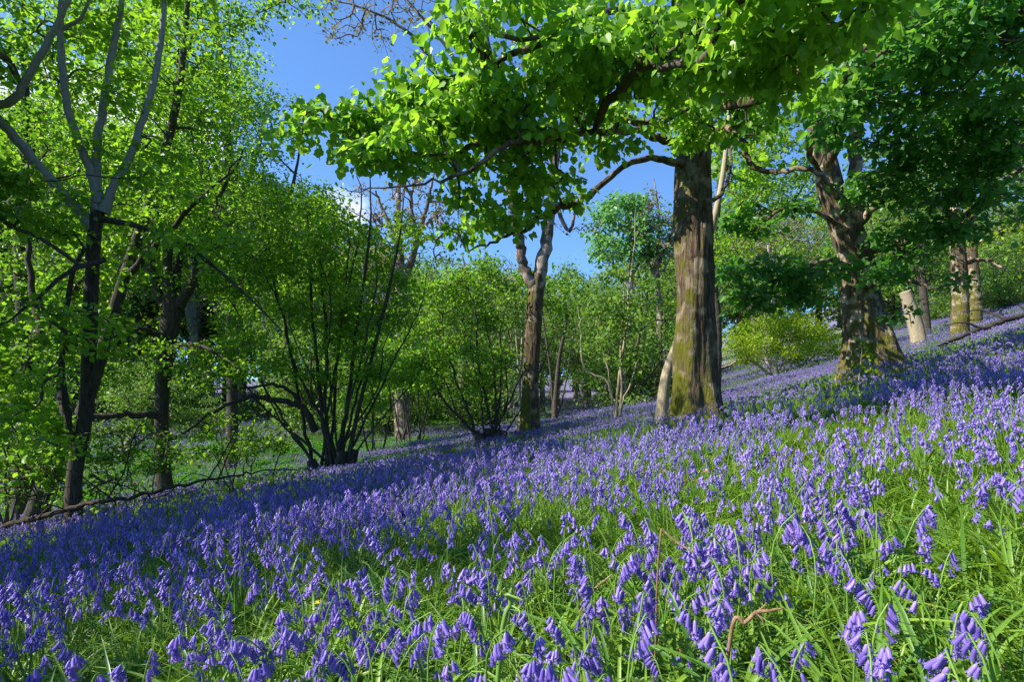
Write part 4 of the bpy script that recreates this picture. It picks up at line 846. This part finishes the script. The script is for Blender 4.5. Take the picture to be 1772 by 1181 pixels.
def where(px, y):
    side = 'left' if px < 500 else 'middle' if px < 886 else 'right middle' if px < 1300 else 'right'
    dep = 'at the very front' if y < 1.15 else 'in the second row' if y < 1.45 else 'a step further in'
    return 'violet bluebell with hanging bells, %s of the %s foreground' % (dep, side)
GB = 'bluebells in the foreground'
for n_, i in enumerate(order):
    x, y, k = spots[i]
    if n_ >= 300: near_rest.append((x, y)); continue
    r0, tip = protos[k]; px = 886 + x / y * F; loc = (x, y, gz(x, y) - .01)
    rz = float(npr.uniform(0, 6.28)); s = float(npr.uniform(.82, 1.15)) if i >= 37 else 1.0
    if k not in used: used.add(k); r = r0
    else:
        r = r0.copy(); COL.objects.link(r)
        for ch in list(r0.children):
            c = ch.copy(); COL.objects.link(c); c.parent = r
    r.location = loc; r.rotation_euler = (float(npr.normal(0, .12)), float(npr.normal(0, .12)), rz); r.scale = (s, s, s)
    tag(r, where(px, y), 'bluebell', GB)

# ------------------------------------------------------------------ instanced ground plants (nobody could count them)
def scatter(name, points, idx, rot, scl, meshes, label, cat):
    me = bpy.data.meshes.new(name); me.vertices.add(len(points)); me.vertices.foreach_set('co', np.asarray(points, np.float32).ravel())
    a = me.attributes.new('idx', 'INT', 'POINT'); a.data.foreach_set('value', np.asarray(idx, np.int32))
    a = me.attributes.new('rot', 'FLOAT_VECTOR', 'POINT'); a.data.foreach_set('vector', np.asarray(rot, np.float32).ravel())
    a = me.attributes.new('scl', 'FLOAT', 'POINT'); a.data.foreach_set('value', np.asarray(scl, np.float32))
    o = link(name, me); tag(o, label, cat, kind='stuff')
    c = bpy.data.collections.new(name + '_kinds')
    for k, m in enumerate(meshes):
        q = bpy.data.objects.new('%s_kind_%02d' % (name, k), m); c.objects.link(q)
    ng = bpy.data.node_groups.new(name, 'GeometryNodeTree')
    ng.interface.new_socket('Geometry', in_out='INPUT', socket_type='NodeSocketGeometry'); ng.interface.new_socket('Geometry', in_out='OUTPUT', socket_type='NodeSocketGeometry')
    gi = ng.nodes.new('NodeGroupInput'); go = ng.nodes.new('NodeGroupOutput'); ip = ng.nodes.new('GeometryNodeInstanceOnPoints'); ci = ng.nodes.new('GeometryNodeCollectionInfo')
    ci.inputs['Collection'].default_value = c; ci.inputs['Separate Children'].default_value = True; ci.inputs['Reset Children'].default_value = True
    ip.inputs['Pick Instance'].default_value = True
    def na(t, nm):
        n = ng.nodes.new('GeometryNodeInputNamedAttribute'); n.data_type = t; n.inputs['Name'].default_value = nm; return n.outputs['Attribute']
    ng.links.new(gi.outputs[0], ip.inputs['Points']); ng.links.new(ci.outputs[0], ip.inputs['Instance']); ng.links.new(na('INT', 'idx'), ip.inputs['Instance Index'])
    er = ng.nodes.new('FunctionNodeEulerToRotation'); ng.links.new(na('FLOAT_VECTOR', 'rot'), er.inputs[0]); ng.links.new(er.outputs[0], ip.inputs['Rotation'])
    ng.links.new(na('FLOAT', 'scl'), ip.inputs['Scale']); ng.links.new(ip.outputs[0], go.inputs[0])
    md = o.modifiers.new('scatter', 'NODES'); md.node_group = ng
    return o

def vnoise(x, y, f, seed):
    g = np.random.default_rng(seed).random((128, 128)); X_ = x * f + 1000.; Y_ = y * f + 1000.; i = np.floor(X_).astype(int); j = np.floor(Y_).astype(int); u = X_ - i; v = Y_ - j
    u = u * u * (3 - 2 * u); v = v * v * (3 - 2 * v); G = lambda a, b: g[a % 128, b % 128]
    return (G(i, j) * (1 - u) + G(i + 1, j) * u) * (1 - v) + (G(i, j + 1) * (1 - u) + G(i + 1, j + 1) * u) * v
def area_pts(n, y0, y1, spread=1.12, pad=1.0):
    y = np.sqrt(npr.random(n) * (y1 ** 2 - y0 ** 2) + y0 ** 2); x = npr.uniform(-1, 1, n) * (spread * y + pad); return x, y
def on_ground(x, y): return np.stack([x, y, ground_np(x, y) - .01], 1)
trunks = [(b_.x, b_.y, r_) for b_, r_ in ((bM, .62), (bq, .2), (bR, 1.15), (bC, .4), (bT, .16), (b2, .25), (b3, .2), (b4, .25))]
def clear_of_trunks(x, y):
    k = np.ones(len(x), bool)
    for tx, ty, tr_ in trunks: k &= (x - tx) ** 2 + (y - ty) ** 2 > tr_ ** 2
    return k
def slope_rot(x, y, yaw):
    e = .3; gx_ = (ground_np(x + e, y) - ground_np(x - e, y)) / (2 * e); gy_ = (ground_np(x, y + e) - ground_np(x, y - e)) / (2 * e)
    # tilt so that the clump follows the bank, then turned about its own axis
    r = np.zeros((len(x), 3)); 
    for i in range(len(x)):
        n_ = Vector((-gx_[i], -gy_[i], 1)).normalized(); q = n_.to_track_quat('Z', 'Y'); from_yaw = Vector((0, 0, 1)).rotation_difference(n_)
        eu = (from_yaw.to_matrix() @ __import__('mathutils').Matrix.Rotation(yaw[i], 3, 'Z')).to_euler(); r[i] = eu[:]
    return r

plantsA = [plant_mesh(200 + k, random.Random(k).uniform(.31, .45), 1, random.Random(k + 9).randint(8, 13), 2) for k in range(10)]
def clump(seed, n, rad, detail, leaves):
    rg = random.Random(seed); mb = MB()
    for i in range(n):
        a = rg.uniform(0, 6.28); r = rad * math.sqrt(rg.random()); plant_mesh(seed * 31 + i, rg.uniform(.31, .44), detail, rg.randint(5, 8), leaves, mb, (math.cos(a) * r, math.sin(a) * r, 0))
    return mb.mesh('bluebell_clump', ['stem_green', 'bell_petal', 'bell_leaf'])
clumpsB = [clump(300 + k, 9, .26, 0, 1) for k in range(8)]
clumpsC = [clump(400 + k, 26, .62, 0, 1) for k in range(6)]
P_, I_, R_, S_ = [], [], [], []
nr = np.array(near_rest); P_.append(on_ground(nr[:, 0], nr[:, 1])); n = len(nr); I_.append(npr.integers(0, 10, n)); R_.append(np.stack([npr.normal(0, .14, n), npr.normal(0, .14, n), npr.uniform(0, 6.28, n)], 1)); S_.append(npr.uniform(.72, 1.15, n))
def dens(x, y):
    return .62 * vnoise(x, y, .55, 1) + .38 * vnoise(x, y, 1.7, 2)
x, y = area_pts(14500, 3.2, 9.0); d = dens(x, y); k = (npr.random(len(x)) < np.clip((d - .32) * 3.2, .05, .95)) & clear_of_trunks(x, y); x, y = x[k], y[k]; n = len(x)
P_.append(on_ground(x, y)); I_.append(npr.integers(0, 10, n)); R_.append(np.stack([npr.normal(0, .14, n), npr.normal(0, .14, n), npr.uniform(0, 6.28, n)], 1)); S_.append(npr.uniform(.72, 1.2, n))
x, y = area_pts(7600, 8.5, 24); u = x / y; green = (u < -.18) & (y > 12.5 + 4 * (u + .9)) & ~((u > -.3) & (y < 20)); d = dens(x, y)
k = clear_of_trunks(x, y) & (npr.random(len(x)) < np.clip((d - .18) * 2.2, 0.15, .85)) & (~green | (npr.random(len(x)) < .22)); x, y = x[k], y[k]; n = len(x)
P_.append(on_ground(x, y)); I_.append(10 + npr.integers(0, 8, n)); R_.append(slope_rot(x, y, npr.uniform(0, 6.28, n))); S_.append(npr.uniform(.9, 1.1, n))
x, y = area_pts(6000, 21, 62, 1.02, 0); mm = mist_np(x, y); k = npr.random(len(x)) < mm * .9; x, y = x[k], y[k]; n = len(x)
P_.append(on_ground(x, y)); I_.append(18 + npr.integers(0, 6, n)); R_.append(slope_rot(x, y, npr.uniform(0, 6.28, n))); S_.append(npr.uniform(.9, 1.2, n))
scatter('bluebell_carpet', np.concatenate(P_), np.concatenate(I_), np.concatenate(R_), np.concatenate(S_), plantsA + clumpsB + clumpsC, 'dense carpet of violet bluebells covering the whole sloping bank', 'bluebells')

# leaves and grass between the flowers
def tussock(seed, n, rad, hmin, hmax, w0, w1, lean0, lean1, segs, mat='grass_blade'):
    rg = random.Random(seed); mb = MB()
    for i in range(n):
        a = rg.uniform(0, 6.28); r = rad * math.sqrt(rg.random())
        strap(mb, (math.cos(a) * r, math.sin(a) * r, 0), rg.uniform(0, 6.28), rg.uniform(hmin, hmax), rg.uniform(w0, w1) * 1.15, rg.uniform(lean0, lean1), segs, 0, min(1, max(0, rg.gauss(.5, .3))))
    return mb.mesh('tussock', [mat])
tA = [tussock(500 + k, 26, .09, .12, .30, .004, .009, .15, 1.15, 5) for k in range(5)] + [tussock(520 + k, 16, .07, .18, .34, .008, .014, .3, 1.1, 6, 'bell_leaf') for k in range(4)] + [tussock(540, 16, .05, .26, .40, .004, .007, .05, .5, 5)]
tB = [tussock(560 + k, 34, .30, .12, .28, .009, .016, .2, 1.1, 3, 'bell_leaf') for k in range(4)]
P_, I_, R_, S_ = [], [], [], []
x, y = area_pts(4300, .42, 4.0); n = len(x); P_.append(on_ground(x, y)); I_.append(npr.choice(10, n, p=[.08, .08, .08, .08, .08, .13, .13, .13, .13, .08])); R_.append(np.stack([npr.normal(0, .12, n), npr.normal(0, .12, n), npr.uniform(0, 6.28, n)], 1)); S_.append(npr.uniform(.45, .9, n))
x, y = area_pts(5500, 4.0, 9.5); k = clear_of_trunks(x, y) & (npr.random(len(x)) < 1.15 - dens(x, y)); x, y = x[k], y[k]; n = len(x); P_.append(on_ground(x, y)); I_.append(npr.integers(0, 9, n)); R_.append(np.stack([npr.normal(0, .1, n), npr.normal(0, .1, n), npr.uniform(0, 6.28, n)], 1)); S_.append(npr.uniform(.5, .9, n))
x, y = area_pts(3400, 8.5, 25); k = clear_of_trunks(x, y); x, y = x[k], y[k]; n = len(x); P_.append(on_ground(x, y)); I_.append(10 + npr.integers(0, 4, n)); R_.append(slope_rot(x, y, npr.uniform(0, 6.28, n))); S_.append(npr.uniform(.6, 1.0, n))
scatter('grass', np.concatenate(P_), np.concatenate(I_), np.concatenate(R_), np.concatenate(S_), tA + tB, 'lush green grass and strap leaves between the bluebells', 'grass')

# broad-leaved ground cover: bright in the hollow on the left, and scattered close by
def herb(seed, n, rad, h, ls):
    rg = np.random.default_rng(seed); a = rg.uniform(0, 6.28, n); r = rad * np.sqrt(rg.random(n)); P = np.stack([np.cos(a) * r, np.sin(a) * r, rg.uniform(.4, 1, n) * h], 1)
    ax = np.stack([np.cos(a + rg.normal(0, .8, n)), np.sin(a + rg.normal(0, .8, n)), rg.normal(-.1, .3, n)], 1); nr_ = np.stack([rg.normal(0, .35, n), rg.normal(0, .35, n), np.ones(n)], 1)
    mb = MB(); put_leaves(mb, P, ax, nr_, ls * rg.uniform(.6, 1.2, n), 'oval', rg); return mb.mesh('herb', ['ramsons_leaf'])
hs = [herb(600 + k, 60, .42, .2, .10) for k in range(4)] + [herb(620 + k, 14, .10, .12, .06) for k in range(3)]
P_, I_, R_, S_ = [], [], [], []
x, y = area_pts(9000, 12, 46, 1.05, 0); u = x / y; k = (npr.random(len(x)) < np.clip(dens(x, y) * 2.8 - .8, .06, .8)) & (u < -.05) & (((u < -.16) & (y > 12.5 + 4 * (u + .9)) & (y < 33)) | ((y > 24) & (y < 30)) | (y > 38)) & clear_of_trunks(x, y); x, y = x[k], y[k]; n = len(x)
P_.append(on_ground(x, y)); I_.append(npr.integers(0, 4, n)); R_.append(slope_rot(x, y, npr.uniform(0, 6.28, n))); S_.append(npr.uniform(.7, 1.3, n))
x, y = area_pts(520, .5, 6); n = len(x); P_.append(on_ground(x, y)); I_.append(4 + npr.integers(0, 3, n)); R_.append(np.stack([npr.normal(0, .1, n), npr.normal(0, .1, n), npr.uniform(0, 6.28, n)], 1)); S_.append(npr.uniform(.6, 1.2, n))
scatter('ground_cover', np.concatenate(P_), np.concatenate(I_), np.concatenate(R_), np.concatenate(S_), hs, 'bright green broad-leaved ground cover filling the hollow on the left', 'ground cover')

def litter(seed):
    rg = np.random.default_rng(seed); n = 12; P = np.stack([rg.uniform(-.15, .15, n), rg.uniform(-.15, .15, n), rg.uniform(.01, .05, n)], 1); mb = MB()
    put_leaves(mb, P, np.stack([rg.normal(size=n), rg.normal(size=n), rg.normal(0, .2, n)], 1), np.stack([rg.normal(0, .4, n), rg.normal(0, .4, n), np.ones(n)], 1), rg.uniform(.03, .07, n), 'oval', rg, 0)
    for i in range(5):
        a = rg.uniform(0, 6.28); p = np.array((rg.uniform(-.1, .1), rg.uniform(-.1, .1), .02)); l = rg.uniform(.06, .16)
        tube(mb, np.array([p, p + (math.cos(a) * l, math.sin(a) * l, rg.uniform(.0, .05)), p + (math.cos(a + .3) * l * 2, math.sin(a + .3) * l * 2, rg.uniform(.0, .08))]), np.array([.002, .0018, .001]), 4, 1, .5, cap=False)
    return mb.mesh('litter', ['litter_leaf', 'dead_wood'])
x, y = area_pts(2600, .45, 9); n = len(x)
scatter('leaf_litter', on_ground(x, y) + (0, 0, .015), npr.integers(0, 4, n), np.stack([npr.normal(0, .1, n), npr.normal(0, .1, n), npr.uniform(0, 6.28, n)], 1), npr.uniform(.7, 1.2, n), [litter(700 + k) for k in range(4)], 'brown dead leaves and twigs lying under the flowers', 'leaf litter')

# ------------------------------------------------------------------ fallen wood, stalks, small plants
def stick(name, pts, sides, mat, label, cat, subs=(), jit=.0, seed=0):
    rg = np.random.default_rng(seed); P = catmull([tuple(p[0]) for p in pts], 8); R = np.interp(np.linspace(0, 1, len(P)), np.linspace(0, 1, len(pts)), [p[1] for p in pts])
    P = P + rg.normal(size=P.shape) * jit; org = pts[0][0]
    root = bpy.data.objects.new(name, None); COL.objects.link(root); root.location = org; root.empty_display_size = .1; tag(root, label, cat)
    mb = MB(); tube(mb, P, R, sides); link('main_stem', mb.mesh('main_stem', [mat], org), root)
    for s_ in subs:
        Q = catmull([tuple(p[0]) for p in s_], 6); RQ = np.interp(np.linspace(0, 1, len(Q)), np.linspace(0, 1, len(s_)), [p[1] for p in s_]); Q = Q + rg.normal(size=Q.shape) * jit * .5
        mb = MB(); tube(mb, Q, RQ, max(4, sides - 3)); link('side_branch', mb.mesh('side_branch', [mat], org), root)
    return root
def A(*r): return [(at(a, b, c), d) for a, b, c, d in r]
def ong(px, Y, up, r): x = (px - 886) / F * Y; return (Vector((x, Y, gz(x, Y) + up)), r)
subs = [A((350, 845, 8.1, .012), (390, 780, 8.2, .009), (430, 700, 8.3, .005), (440, 655, 8.3, .003)), A((375, 838, 8.1, .012), (400, 775, 7.9, .008), (418, 735, 7.8, .004)),
        A((180, 872, 8.3, .014), (215, 815, 8.2, .010), (240, 740, 8.1, .007), (305, 690, 8.0, .004)), A((260, 862, 8.2, .012), (250, 855, 8.0, .01), (180, 835, 7.7, .008), (90, 848, 7.5, .004)),
        A((470, 825, 8.0, .008), (490, 770, 8.1, .006), (500, 720, 8.1, .004)), A((240, 868, 8.2, .010), (290, 855, 8.0, .008), (330, 822, 7.8, .006), (390, 835, 7.7, .004)),
        A((120, 885, 8.3, .012), (70, 870, 8.0, .008), (20, 860, 7.8, .004)), A((200, 870, 8.3, .01), (130, 820, 8.1, .007), (60, 805, 8.0, .004)), A((420, 825, 8.1, .010), (425, 800, 8.0, .006), (450, 770, 7.9, .003)), A((60, 905, 8.4, .012), (100, 850, 8.2, .008), (90, 800, 8.0, .004))]
stick('fallen_branch', A((-40, 935, 8.6, .045), (20, 908, 8.5, .042), (80, 893, 8.4, .038), (150, 872, 8.3, .034), (230, 860, 8.2, .027), (320, 838, 8.1, .021), (400, 824, 8.1, .015), (470, 814, 8.0, .009), (530, 812, 7.9, .004)), 9, 'dead_wood',
      'long dark fallen branch with upright twigs lying across the left side', 'branch', subs, .012, 1)
stick('fallen_branch', A((180, 968, 5.6, .012), (215, 945, 5.7, .02), (245, 930, 5.8, .014), (255, 924, 5.8, .006)), 7, 'dead_wood', 'short dead stick among the flowers below the long fallen branch', 'stick', [], .006, 2)
stick('fallen_log', [ong(188, 6.0, .12, .04), ong(215, 6.2, .2, .045), ong(240, 6.4, .26, .04)], 9, 'dead_wood', 'small mossy log end poking out of the flowers on the left', 'log', [], .006, 3)
stick('fallen_log', [ong(205, 26, .1, .16), ong(222, 27, .6, .14), ong(240, 28, 1.1, .10)], 12, 'forked_bark', 'pale broken log propped up in the far hollow on the left', 'log', [[ong(222, 27, .6, .12), ong(205, 27, 1.0, .08), ong(195, 27, 1.1, .03)]], .03, 4)
stick('fallen_branch', [ong(1625, 17, .35, .03), ong(1660, 17.5, .42, .06), ong(1720, 18, .45, .08), ong(1800, 18.5, .5, .09)], 9, 'dead_wood', 'dark fallen bough lying along the far right of the slope', 'branch',
      [[ong(1700, 17.8, .45, .04), ong(1670, 17.8, .8, .03), ong(1630, 18, .9, .012)], [ong(1740, 18, .5, .04), ong(1700, 18.4, 1.0, .025), ong(1665, 18.4, 1.1, .01)], [ong(1780, 18.3, .5, .03), ong(1760, 18.4, .9, .02), ong(1735, 18.4, 1.2, .01)]], .02, 5)
def drop(px, py, Y):
    x = (px - 886) / F * Y; return Vector((x, Y, gz(x, Y)))
stick('dry_stalk', [(drop(1130, 0, 1.3), .0028)] + A((1137, 1030, 1.3, .0026), (1143, 930, 1.3, .0024), (1148, 919, 1.3, .0026), (1162, 932, 1.29, .0022), (1200, 958, 1.26, .0018)), 7, 'dry_stalk', 'tall rusty dry stalk snapped over at the top, right of centre', 'dry stalk', [], .0004, 6)
stick('dry_stalk', [(drop(1215, 0, .86), .0036)] + A((1262, 1115, .86, .0032), (1290, 1080, .85, .003), (1308, 1062, .85, .0034), (1330, 1058, .84, .0024), (1358, 1053, .83, .001)), 8, 'dry_stalk', 'bent straw-coloured stalk with a pale splintered tip, bottom right of centre', 'dry stalk',
      [A((1308, 1062, .85, .002), (1322, 1050, .85, .0015), (1326, 1044, .85, .0006)), A((1308, 1062, .85, .002), (1318, 1072, .84, .0014), (1322, 1084, .84, .001))], .0006, 7)
stick('dry_stalk', A((1003, 1060, 1.4, .003), (1030, 1020, 1.4, .003), (1060, 995, 1.4, .002)), 6, 'dry_stalk', 'thin slanting brown stalk left of the tall snapped one', 'dry stalk', [], .0004, 8)
stick('dry_stalk', [(drop(845, 0, 1.15), .006)] + A((868, 1105, 1.15, .005), (884, 1045, 1.15, .005), (876, 1030, 1.14, .003), (905, 1040, 1.12, .002)), 8, 'stem_green', 'thick yellow-green stalk with a curled top near the bottom centre', 'stalk', [A((884, 1048, 1.15, .003), (900, 1060, 1.13, .002), (893, 1078, 1.12, .001))], .0004, 9)
# sapling by the gnarled tree
sb = foot(1113, 10.2, .02); sb = Vector((at(1500, 0, 9.5).x * 0 + (1486 - 886) / F * 10.5, 10.5, 0)); sb.z = gz(sb.x, sb.y)
build_tree('sapling', sb, [([(sb, .011), (at(1484, 680, 10.5), .009), (at(1488, 640, 10.5), .007), (at(1492, 600, 10.4), .004), (at(1492, 570, 10.4), .002)], .4), L((1486, 665, 10.5, .006), (1505, 652, 10.4, .004), (1528, 640, 10.3, .002), att=.3), L((1488, 640, 10.5, .005), (1474, 615, 10.4, .003), (1466, 598, 10.4, .002), att=.3)],
    EL((1490, 605, 10.4, 30, 30, .25), (1500, 635, 10.4, 35, 15, .2)), 34, 91, 'pale_bark', 'lime_leaf', 'oval', .05, 120, .05, step=.12, rtip=.0015, trunk_sides=7, limb_sides=5, twig='pale_bark', label='thin pale sapling with a few yellow leaves in front of the huge gnarled sycamore', cat='sapling')
# small yellow flowers and a dead leaf
def celandine(px, py, label):
    x, y = solve(px, py, .16); z = gz(x, y); root = bpy.data.objects.new('celandine', None); COL.objects.link(root); root.location = (x, y, z); tag(root, label, 'flower')
    mb = MB(); tube(mb, np.array([(0, 0, 0), (.01, 0, .08), (.005, 0, .155)]), np.array([.0015, .0013, .001]), 5); link('stem', mb.mesh('stem', ['stem_green']), root)
    rg = np.random.default_rng(int(px)); n = 9; a = np.linspace(0, 2 * np.pi, n, endpoint=False); mb = MB()
    put_leaves(mb, np.tile((.005, 0, .155), (n, 1)), np.stack([np.cos(a), np.sin(a) , np.full(n, .25)], 1), np.tile((0, -.4, 1.), (n, 1)), np.full(n, .024), 'simple', rg)
    link('petals', mb.mesh('petals', ['celandine_petal']), root)
celandine(112, 1033, 'yellow celandine flower by itself in the left foreground'); celandine(122, 1036, 'second yellow celandine touching the lone one in the left foreground')
celandine(545, 1042, 'yellow celandine flower low between bluebells near the bottom centre')
x, y = solve(1705, 1165, .05); mb = MB(); put_leaves(mb, np.array([(x, y, gz(x, y) + .05)]), np.array([(.2, .3, .5)]), np.array([(.2, -1., .5)]), np.array([.07]), 'sycamore', np.random.default_rng(1))
dl = link('dead_leaf', mb.mesh('dead_leaf', ['litter_leaf'], (x, y, gz(x, y) + .05)), None, (x, y, gz(x, y) + .05)); tag(dl, 'curled brown dead leaf in the bottom right corner', 'leaf')
